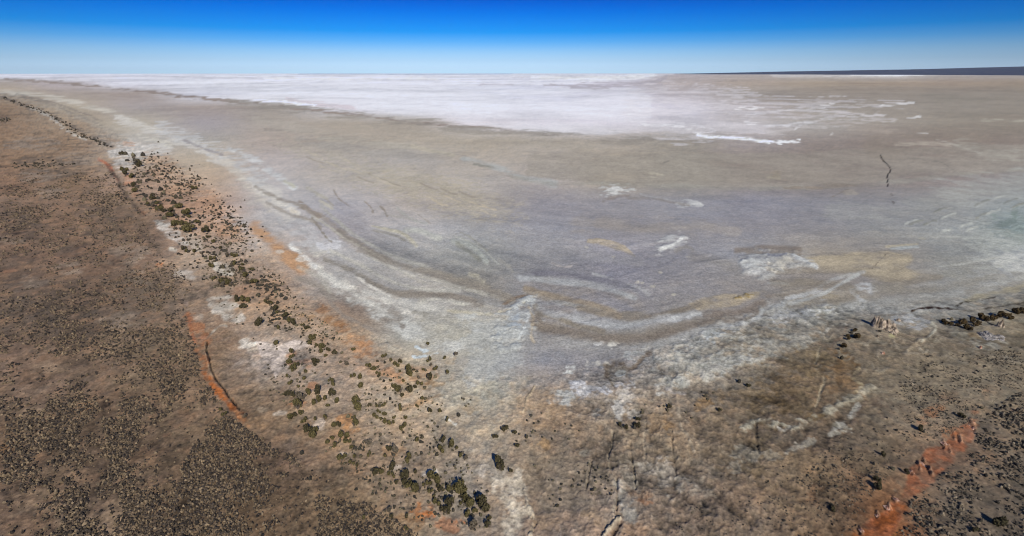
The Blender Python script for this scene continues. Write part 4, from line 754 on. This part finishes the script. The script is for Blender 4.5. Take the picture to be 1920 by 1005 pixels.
SH += crop(0, 100, "938,882,32 938,908,32 915,762,26 945,760,16 1000,775,20 1010,795,24 1030,805,20 955,808,16 1045,850,30 1075,770,16 990,932,30 1030,835,20 1110,900,18 1155,915,18 1085,910,16 1110,955,20 1190,970,16 1230,890,14 1020,985,24 1050,975,18")
SH += crop(480, 330, "20,895,22 45,780,18 110,810,14 10,820,20 75,850,18 110,835,16 120,895,18 145,875,14 190,905,18 222,922,20 95,955,30 130,960,26 75,960,20 145,990,22 180,792,10 240,845,10 315,988,14 350,918,10")
SH += crop(0, 755, "1650,65,26 1685,100,30 1835,110,28")
# landmarks used to tell the shrubs apart: (x, y, where)
LM = [(485,610,"on the grey sand above the white claypan"),(520,575,"in the file running down from the orange flats"),(552,612,"in the file just below the orange flats"),
 (590,655,"in the clump at the right tip of the white claypan"),(556,690,"on the right edge of the white claypan"),(595,690,"on the stony ground right of the white claypan"),(650,680,"on the bare ground between claypan and lake"),
 (715,665,"by the orange stain near the lake shore"),(555,745,"in the dark group under the white claypan"),(600,755,"in the dark group below and right of the claypan"),(565,785,"in the lower left corner of the shrub belt"),
 (665,715,"on open grey ground in the middle of the belt"),(690,780,"beside the large round shrub in the middle of the belt"),(750,695,"in the orange thicket near the shore"),(805,690,"in the thicket at the shoreward corner"),(845,670,"at the lake edge of the shrub belt"),
 (750,735,"in the tight knot at the end of the faint track"),(790,715,"along the faint track to the shore"),(715,785,"in the loose row below the thicket"),(800,770,"on the pale ground below the thicket"),(870,765,"in the small sandy ring near the shore"),
 (590,810,"on the scrubby slope at the left of the belt"),(645,825,"in the scattered group on the lower slope"),(665,800,"in the orange hollow of the lower slope"),(735,845,"in the group above the white patch"),(660,865,"on the dark slope in the lower left"),
 (765,865,"on the bare ground left of the white patches"),(835,835,"in the short diagonal line above the pale fan"),(865,860,"at the lower end of the short diagonal line"),(715,890,"in the row beginning above the orange patch"),(755,900,"in the row just above the orange patch"),
 (785,925,"in the big dark row above the orange patch"),(825,910,"in the big dark row right of the white patches"),(835,955,"in the lower tier of the big dark row"),(865,935,"in the group near the bottom edge of the belt"),(890,955,"at the foot of the belt by the pale fan"),(885,1000,"at the bottom edge beside the pale fan"),
 (940,880,"on the pale fan at the lower centre"),(935,815,"in the loose dots left of the centre gullies"),(995,800,"on the ochre flat at the lower centre"),(1065,805,"on the right part of the ochre flat"),(1165,800,"beneath the white gully mouth"),(1195,785,"right of the white gully mouth"),
 (1250,768,"on the ochre ground right of the gullies"),(1325,745,"on the brown slope above the ochre ground"),(1395,720,"on the dark crusted slope"),(1350,770,"alone on the brown slope"),(1590,630,"in the small group left of the tall rock outcrop"),(1580,655,"at the lower end of the group left of the outcrop"),
 (1775,605,"at the left end of the brown thicket"),(1805,612,"in the left half of the brown thicket"),(1840,605,"in the middle of the brown thicket"),(1870,597,"in the brown thicket behind the pale rocks"),(1905,588,"at the right end of the brown thicket"),
 (1725,808,"on the grey scrub plain above the red scarp"),(1645,910,"on the plain left of the red scarp"),(1560,950,"on the brown plain near the bottom edge"),(1850,980,"in the dark scrub right of the red scarp"),(1690,880,"just behind the lip of the red scarp"),
 (305,402,"on the white crust at the far end of the belt"),(325,405,"in the far clump by the white crust"),(340,425,"in the tight far clump beside the white sand strip"),(352,434,"the near end of the white sand strip"),(285,380,"in the far scatter on orange ground"),(255,352,"by the far orange scarp"),(340,380,"on the orange flats of the far belt"),
 (370,400,"in the mid belt above the pale strip"),(385,440,"right of the white sand strip"),(355,470,"on the grey ground below the white sand strip"),(425,480,"in the mid belt beside the small white pan"),(415,502,"on the small white sand pan"),(410,530,"in the trio under the small white pan"),(455,510,"right of the small white pan"),
 (475,530,"on the sand between the two pans"),(455,570,"on the upper white pan by the orange gully"),(440,385,"on the far orange rise"),(240,325,"at the far neck of the belt"),(260,300,"on the white neck at the far end"),(500,560,"in the peppering of small shrubs on sand"),
 (415,775,"beside the toe of the orange gully"),(460,780,"on the toe of the orange gully"),(680,972,"at the bottom left among low scrub"),(730,960,"on the lower slope left of the orange patch")]
ORD = "leftmost second third fourth fifth sixth seventh eighth ninth tenth eleventh twelfth thirteenth fourteenth fifteenth sixteenth seventeenth eighteenth nineteenth twentieth".split()
seen = []
for s in sorted(SH, key=lambda q: -q[2]):
    if all(math.hypot(s[0]-q[0], s[1]-q[1]) > 0.28*max(s[2], q[2]) for q in seen): seen.append(s)
INDIV, REST = seen[:300], seen[300:]
def kindof(px, py, w):
    q = random.random()
    if px > 1500 and py < 680: return 'brown'
    if px > 900: return 'dark'
    return 'olive' if q < 0.62 else ('dark' if q < 0.9 else 'grey')
def place(px, py, w):
    x, y = at(px, py); d = math.hypot(x, y, H)
    return x, y, d, w*d/F
by = {}
for s in INDIV:
    k = min(range(len(LM)), key=lambda j: math.hypot(s[0]-LM[j][0], (s[1]-LM[j][1])))
    by.setdefault(k, []).append(s)
WORDS = {'olive': 'olive green', 'dark': 'dark', 'brown': 'brown', 'grey': 'grey twiggy'}
protoS = {}
for k, lst in by.items():
    lst.sort(); big = max(lst, key=lambda q: q[2]); small = [q for q in lst if q is not big]
    for s in lst:
        px, py, wd = s; kd = kindof(px, py, wd); x, y, d, wm = place(px, py, wd); z = float(gridz(np.array([x]), np.array([y]))[0])
        sz = wm/2*1.32; hz = sz*random.uniform(1.1, 1.5)*(1.0 if py < 700 else 1.25); v = random.randrange(4)
        nm = f"{WORDS[kd]} desert shrub"
        if len(lst) == 1: lab = f"lone {nm} {LM[k][2]}"
        elif s is big: lab = f"largest {nm} {LM[k][2]}"
        else: lab = f"{ORD[min(small.index(s), 19)]} from left, smaller shrub {LM[k][2]}".replace("leftmost from left", "leftmost")
        if wd > 5.2:
            o = bpy.data.objects.new("desert_shrub", None); C.objects.link(o); o.empty_display_size = 0.5
            c = link("crown", CROWN[kd, v], o); st = link("stems", STEM[v % 3], o)
        else:
            o = link("desert_shrub", SMALL[kd, v % 3])
        o.location = (x, y, z-0.05); o.scale = (sz, sz*random.uniform(0.85, 1.1), hz); o.rotation_euler = (0, 0, random.uniform(0, 6.28))
        tag(o, lab, "shrub", "desert shrubs between the plain and the lake")

# ------------------------------------------------------------------ small shrubs and low scrub nobody could count
def scatter(name, pts, sizes, cols, label, seed, spikes=False):
    """one mesh of many little lumpy bushes"""
    g = np.random.default_rng(seed); n = len(pts)
    ring = 5; base = []
    for k in range(ring): base.append((math.cos(k*6.2832/ring), math.sin(k*6.2832/ring), 0.0))
    for k in range(ring): base.append((0.95*math.cos((k+.5)*6.2832/ring), 0.95*math.sin((k+.5)*6.2832/ring), 0.5))
    base.append((0.0, 0.0, 0.95)); base = np.array(base); m = len(base)
    F_ = []
    for k in range(ring):
        u = (k+1) % ring
        F_ += [(k, u, ring+k), (u, ring+u, ring+k), (ring+k, ring+u, 2*ring)]
    F_ = np.array(F_)
    jit = 1+0.38*g.uniform(-1, 1, (n, m, 3))
    rot = g.uniform(0, 6.28, n); c, s = np.cos(rot)[:, None], np.sin(rot)[:, None]
    b = base[None]*jit; st = g.uniform(0.75, 1.3, (n, 1))
    x = (b[..., 0]*c*st-b[..., 1]*s)*sizes[:, None]; y = (b[..., 0]*s*st+b[..., 1]*c)*sizes[:, None]
    z = b[..., 2]*sizes[:, None]*g.uniform(1.1, 2.2, (n, 1))
    zz = gridz(pts[:, 0], pts[:, 1])
    co = np.stack([x+pts[:, :1], y+pts[:, 1:2], z+zz[:, None]-0.03], -1).reshape(-1, 3)
    fa = (F_[None]+np.arange(n)[:, None, None]*m).reshape(-1, 3)
    cl = (cols[:, None, :]*g.uniform(0.7, 1.3, (n, m, 1))).reshape(-1, 3)
    o = link(name, mesh_from(name, co, fa, M_SCRUB, cl, smooth=False)); tag(o, label, kind='stuff'); return o
M_SCRUB = simple_mat("scrub_foliage", (0.8, 0.8, 0.8), (1.15, 1.12, 1.05), 3.0, attr='soil')
def sample(poly, per_m2, rmax, clump, seed, thr=0.0, lam=22, stretch=False):
    """points on the ground inside an outline, patchy like the photo's scrub"""
    g = np.random.default_rng(seed); W = np.array([at(*p) for p in poly])
    lo, hi = W.min(0), W.max(0); lo = np.maximum(lo, -rmax); hi = np.minimum(hi, rmax)
    n = int((hi-lo).prod()*per_m2); p = g.uniform(lo, hi, (n, 2))
    r = np.hypot(p[:, 0], p[:, 1]); p = p[r < rmax*(0.72+0.28*g.uniform(0, 1, len(r)))]
    u, v = chart(p[:, 0], p[:, 1])
    ed = fbm(p[:, 0], p[:, 1], 30, 4, seed)*30
    p = p[inside(u+ed, v+ed*0.5, poly)]
    q0, q1 = p[:, 0], p[:, 1]
    if stretch: q0, q1 = q0*0.77+q1*0.64, (-q0*0.64+q1*0.77)*0.42
    nn = fbm(q0, q1, lam*(0.6 if stretch else 1), 6, seed+7, gain=0.8)
    u, v = chart(p[:, 0], p[:, 1])
    for bare in BARE: nn = np.where(inside(u, v, bare), nn-0.33, nn)
    if stretch:      # darker thickets and open pans where the photograph has them
        for (cx, cy, rx, ry, k_) in PATCH: nn = nn+k_*np.exp(-((u-cx)/rx)**2-((v-cy)/ry)**2)
    k = g.uniform(0, 1, len(p)) < np.clip((nn*clump+0.5-thr), 0.02, 1)
    return p[k]
BARE = [[(1605, 1010), (1650, 965), (1690, 925), (1712, 870), (1745, 835), (1785, 815), (1826, 790), (1822, 840), (1792, 865), (1745, 910), (1700, 945), (1680, 1000)],
        [(346, 585), (372, 600), (388, 640), (396, 700), (425, 745), (462, 795), (445, 792), (408, 745), (380, 695), (360, 640)]]
PATCH = [(100, 600, 90, 60, .22), (110, 560, 60, 30, .15), (60, 710, 30, 20, .2), (45, 830, 25, 60, .3), (165, 830, 80, 50, .25), (150, 950, 20, 50, .2), (340, 840, 50, 40, .2), (320, 960, 80, 50, .25), (480, 930, 110, 60, .16), (470, 860, 30, 50, .2),
         (620, 980, 60, 40, .2), (300, 640, 60, 90, .05), (90, 680, 60, 16, -.3), (40, 785, 40, 20, -.3), (75, 850, 14, 60, -.3), (30, 960, 50, 50, -.35), (200, 960, 40, 40, -.25), (250, 700, 24, 14, -.25), (230, 600, 40, 16, -.2), (290, 870, 30, 24, -.2), (235, 470, 40, 18, -.25), (60, 525, 40, 14, -.25)]
LEFT = [(-500, 175), (0, 185), (70, 212), (150, 262), (205, 310), (250, 385), (300, 460), (345, 530), (350, 600), (372, 690), (430, 780), (520, 840), (620, 900), (720, 960), (790, 1010), (900, 1300), (-900, 1300)]
RIGHT = [(1930, 720), (1880, 760), (1840, 790), (1825, 840), (1790, 870), (1750, 910), (1700, 950), (1680, 1020), (1600, 1300), (2600, 1300), (2600, 720)]
RIGHT2 = [(1720, 660), (1800, 655), (1930, 640), (1930, 700), (1850, 760), (1800, 800), (1720, 850), (1660, 900), (1600, 960), (1480, 900), (1560, 840), (1640, 790)]
CEN = [(985, 862), (1060, 858), (1130, 868), (1150, 915), (1100, 955), (1030, 950), (1000, 920)]
CEN2 = [(1180, 960), (1300, 930), (1460, 880), (1640, 870), (1660, 940), (1600, 1010), (1300, 1040), (1180, 1020)]
BELT = [(230, 300), (300, 290), (400, 360), (440, 440), (520, 520), (600, 600), (700, 680), (840, 760), (880, 860), (920, 930), (900, 1010), (800, 1000), (700, 930), (600, 850), (520, 760), (470, 640), (400, 560), (330, 450), (270, 380)]
def rgb(*a): return np.array(a)
def scrub_cols(n, g, tones):
    t = np.array(tones); c = t[g.integers(0, len(t), n)]; return c*g.uniform(0.7, 1.35, (n, 1))
g = np.random.default_rng(5)
tan = [(0.13, 0.095, 0.055), (0.085, 0.063, 0.041), (0.06, 0.046, 0.033), (0.04, 0.031, 0.024), (0.03, 0.024, 0.018), (0.17, 0.125, 0.075)]
drk = [(0.024, 0.021, 0.016), (0.038, 0.033, 0.025), (0.06, 0.05, 0.036), (0.12, 0.095, 0.065), (0.15, 0.12, 0.08)]
p = np.vstack([sample(LEFT, 8.0, 215, 3.2, 401, 0.24, stretch=True), sample(LEFT, 2.4, 330, 3.2, 401, 0.26, stretch=True), sample(LEFT, 0.5, 760, 2.2, 431, 0.12, stretch=True)])
scatter("saltbush_scrub", p, (0.08+0.22*np.random.default_rng(1).uniform(0, 1, len(p))**2.2)*(0.9+np.hypot(p[:, 0], p[:, 1])/400), scrub_cols(len(p), g, tan), "tan and grey low saltbush scrub covering the brown plain on the left", 21)
n1 = len(p)
p = np.vstack([sample(RIGHT, 4.6, 270, 1.8, 411, 0.02, 7), sample(RIGHT2, 0.35, 340, 1.2, 413, 0.16, 12)])
scatter("dark_scrub", p, (0.08+0.32*np.random.default_rng(2).uniform(0, 1, len(p))**2.4)*(0.9+np.hypot(p[:, 0], p[:, 1])/900), scrub_cols(len(p), g, drk), "dark low scrub dotted over the brown plain around the red scarp", 22)
n2 = len(p)
p = np.vstack([sample(RIGHT2, 3.2, 340, 1.2, 443, 0.14, 9), sample(CEN2, 1.8, 260, 1.2, 447, 0.25, 9)])
scatter("speckled_scrub", p, (0.07+0.15*np.random.default_rng(9).uniform(0, 1, len(p))**2)*(0.9+np.hypot(p[:, 0], p[:, 1])/700), scrub_cols(len(p), g, drk), "very fine dark scrub speckling the grey plain above and left of the red scarp", 29)
p = np.vstack([sample(BELT, 0.4, 420, 1.2, 421, 0.1), sample(CEN, 0.6, 260, 1.0, 423, 0.1)])
rp_ = np.array([place(*s) for s in REST])
sz = np.random.default_rng(3).uniform(0.12, 0.34, len(p))*(1+np.hypot(p[:, 0], p[:, 1])/500)
P2 = np.vstack([p, rp_[:, :2]]); sz = np.concatenate([sz, rp_[:, 3]/2*1.25])
scatter("small_shrubs", P2, sz, scrub_cols(len(P2), g, [(0.06, 0.05, 0.03), (0.04, 0.035, 0.025), (0.10, 0.085, 0.05)]), "tiny scattered shrubs peppering the sandy belt beside the lake", 23)
# far bushes lining the shore toward the horizon on the left, and peppering the orange flats
P3 = []
ln = spline([(5, 182), (40, 196), (80, 210), (120, 232), (150, 252), (175, 262), (205, 275)], 8)
for i in range(len(ln)-1):
    for k in range(4):
        t = random.random(); P3.append(at(ln[i][0]+(ln[i+1][0]-ln[i][0])*t+random.gauss(0, 4), ln[i][1]+(ln[i+1][1]-ln[i][1])*t+random.gauss(0, 1.6)))
for (cx, cy, rx, ry, nn) in [(300, 320, 40, 30, 170), (350, 350, 40, 26, 130), (400, 400, 40, 30, 120), (255, 330, 20, 40, 60), (430, 420, 30, 30, 70), (290, 370, 40, 40, 90), (350, 420, 40, 30, 60), (460, 450, 30, 30, 50), (500, 540, 24, 20, 80), (520, 590, 24, 20, 60), (5, 225, 12, 5, 30), (75, 310, 60, 8, 70), (380, 470, 50, 40, 70), (440, 520, 30, 30, 70)]:
    for k in range(nn):
        P3.append(at(random.gauss(cx, rx*.5), random.gauss(cy, ry*.5)))
P3 = np.array(P3); g3 = np.random.default_rng(8)
scatter("far_shrubs", P3, g3.uniform(0.3, 0.95, len(P3))*(0.6+np.hypot(P3[:, 0], P3[:, 1])/900), scrub_cols(len(P3), g, [(0.05, 0.042, 0.028), (0.035, 0.03, 0.022), (0.07, 0.055, 0.035)]), "far dark shrubs speckling the orange flats and the distant shore edge", 24)
print("scrub", n1, n2, len(P2), len(P3), "indiv", len(INDIV), "rest", len(REST))

# ------------------------------------------------------------------ rock outcrops
def rock_mesh(seed, spires, rough=0.25):
    """jagged weathered block: several leaning crags grown together in one surface (height field on a disc, steep sides)"""
    n = 120; a = np.linspace(-1.15, 1.15, n); X, Y = np.meshgrid(a, a, indexing='ij'); Z = np.full_like(X, -0.4)
    wx = X+0.10*fbm(X, Y, 0.5, 4, seed); wy = Y+0.10*fbm(X, Y, 0.5, 4, seed+3)
    for (cx, cy, rx, ry, h, rot) in spires:
        c, s = math.cos(rot), math.sin(rot); u = ((wx-cx)*c+(wy-cy)*s)/rx; v = (-(wx-cx)*s+(wy-cy)*c)/ry
        d = np.maximum(np.abs(u), np.abs(v))*0.55+np.hypot(u, v)*0.45
        Z = np.maximum(Z, h*(1-sstep(0.35, 1.25, d))*(1-0.25*np.clip(d, 0, 1))-0.05)
    Z += (rough*Z.clip(0, 1)+0.10*(Z > 0.02))*fbm(X, Y, 0.30, 6, seed+5, gain=0.8)*1.5; 
    i = (np.arange(n-1)[:, None]*n+np.arange(n-1)[None, :]).ravel(); fa = np.stack([i, i+n, i+n+1, i+1], -1)
    zf = Z.ravel()[fa].max(1); fa = fa[zf > -0.12]
    used, inv = np.unique(fa, return_inverse=True)
    co = np.stack([X.ravel(), Y.ravel(), Z.ravel()], -1)[used]
    return co, inv.reshape(fa.shape)
M_ROCK = simple_mat("pale_limestone", (0.14, 0.105, 0.068), (0.50, 0.40, 0.285), 0.8, bump=0.35, detail=9)
M_ROCKG = simple_mat("grey_limestone", (0.13, 0.115, 0.10), (0.38, 0.345, 0.30), 1.0, bump=0.35, detail=9)
M_ROCKR = simple_mat("pink_sandstone", (0.34, 0.17, 0.10), (0.56, 0.38, 0.28), 1.0, bump=0.3, detail=9)
def outcrop(name, px, py, wpx, hm, spires, mat, label, cat, seed, rot=0, group=None):
    x, y, d, wm = place(px, py, wpx); co, fa = rock_mesh(seed, spires)
    co = co*np.array([wm/2, wm/2, hm])
    o = link(name, mesh_from(name, co, fa, mat, smooth=False)); z = float(gridz(np.array([x]), np.array([y]))[0])
    o.location = (x, y, z-0.1); o.rotation_euler = (0, 0, rot); tag(o, label, cat, group); return o
outcrop("rock_outcrop", 1661, 617, 38, 3.9, [(-.35, .8, .2, .3, .95, .3), (-.45, .5, .22, .3, 1.0, .1), (-.2, .25, .3, .3, .9, .3), (.15, .1, .28, .34, .95, 0), (.45, -.1, .26, .3, .75, .4), (.3, -.45, .24, .3, .55, .2), (.0, -.3, .3, .3, .45, 0), (-.1, -.8, .2, .24, .35, .3), (.3, .45, .2, .24, .8, .5)], M_ROCK, "tall jagged pale rock outcrop with a dark shaded left face on the shore slope", "rock outcrop", 501, 0.12)
outcrop("rock_outcrop", 1861, 630, 36, 1.7, [(-.6, .1, .25, .5, .8, .1), (-.2, .2, .3, .4, .9, .4), (.1, -.1, .34, .3, .6, .2), (.5, 0, .3, .3, .55, .5), (-.3, -.5, .34, .3, .4, 0), (.2, -.6, .3, .3, .3, .4), (-.65, -.4, .2, .3, .45, 0)], M_ROCKG, "broad grey broken rock outcrop below the brown thicket at the right", "rock outcrop", 511, -0.1)
outcrop("rock_pinnacle", 1875, 613, 11, 3.0, [(0, 0, .45, .4, 1.0, .2), (.3, -.4, .4, .3, .6, .4), (-.3, .3, .3, .3, .7, 0)], M_ROCK, "narrow pale rock pinnacle standing beside the brown thicket", "rock", 521)
for j, (px, py, wp_, hm, mt, lab) in enumerate([(1684, 602, 8, 1.2, M_ROCK, "small pale boulder right of the tall outcrop top"), (1656, 663, 7, .9, M_ROCKR, "small pinkish boulder on the slope below the tall outcrop"),
      (1678, 629, 6, .8, M_ROCK, "small yellowish boulder at the right foot of the tall outcrop"), (1645, 632, 6, .7, M_ROCK, "small flat boulder at the left foot of the tall outcrop"), (1880, 637, 6, 1.0, M_ROCKG, "small grey boulder at the right foot of the broad outcrop"),
      (1838, 652, 7, .9, M_ROCKR, "pinkish boulder below the left foot of the broad outcrop"), (800, 647, 6, .7, M_ROCKG, "small pale grey boulder on the lake shore by the shrubs")]):
    outcrop("boulder", px, py, wp_, hm, [(0, 0, .6, .5, 1.0, .3), (.35, .3, .4, .3, .6, .5), (-.35, -.2, .4, .35, .7, 0)], mt, lab, "boulder", 530+j, random.uniform(0, 3), "small boulders on the shore slope")
TIP = ["lowest", "second lowest", "third lowest", "fourth lowest", "middle", "fourth highest", "third highest", "second highest", "highest"]
for j, (px, py, wp_) in enumerate([(1615, 995, 10), (1646, 965, 9), (1665, 952, 14), (1680, 938, 10), (1709, 884, 10), (1728, 868, 16), (1770, 832, 12), (1818, 797, 12), (1826, 803, 9)]):
    outcrop("scarp_crag", px, py, wp_*0.55, 0.5, [(-.3, .1, .22, .5, 1.0, .2), (.2, -.2, .2, .6, .8, -.2), (-.6, -.3, .16, .3, .6, 0), (.55, .2, .18, .4, .7, .3)], M_ROCKR, f"{TIP[j]} of the pale pink crags along the lip of the red scarp", "crag", 550+j, random.uniform(-.15, .15), "pale crags on the lip of the red scarp")

# ------------------------------------------------------------------ clear desert air, thick only over tens of kilometres
def haze():
    z0, z1, b = -8.0, 620.0, 62000.0
    co = [(x, y, z) for z in (z0, z1) for y in (-3000.0, b) for x in (-b, b)]
    fa = [(0, 2, 3, 1), (4, 5, 7, 6), (0, 1, 5, 4), (2, 6, 7, 3), (0, 4, 6, 2), (1, 3, 7, 5)]
    m = bpy.data.materials.new("air"); m.use_nodes = True; t = m.node_tree; t.nodes.clear()
    v = N(t, 'ShaderNodeVolumePrincipled'); v.inputs['Color'].default_value = (0.80, 0.88, 1.0, 1); v.inputs['Density'].default_value = 5e-6
    o_ = N(t, 'ShaderNodeOutputMaterial'); t.links.new(v.outputs[0], o_.inputs['Volume'])
    o = link("haze", mesh_from("haze", co, fa, m, smooth=False)); tag(o, kind='stuff')
haze()
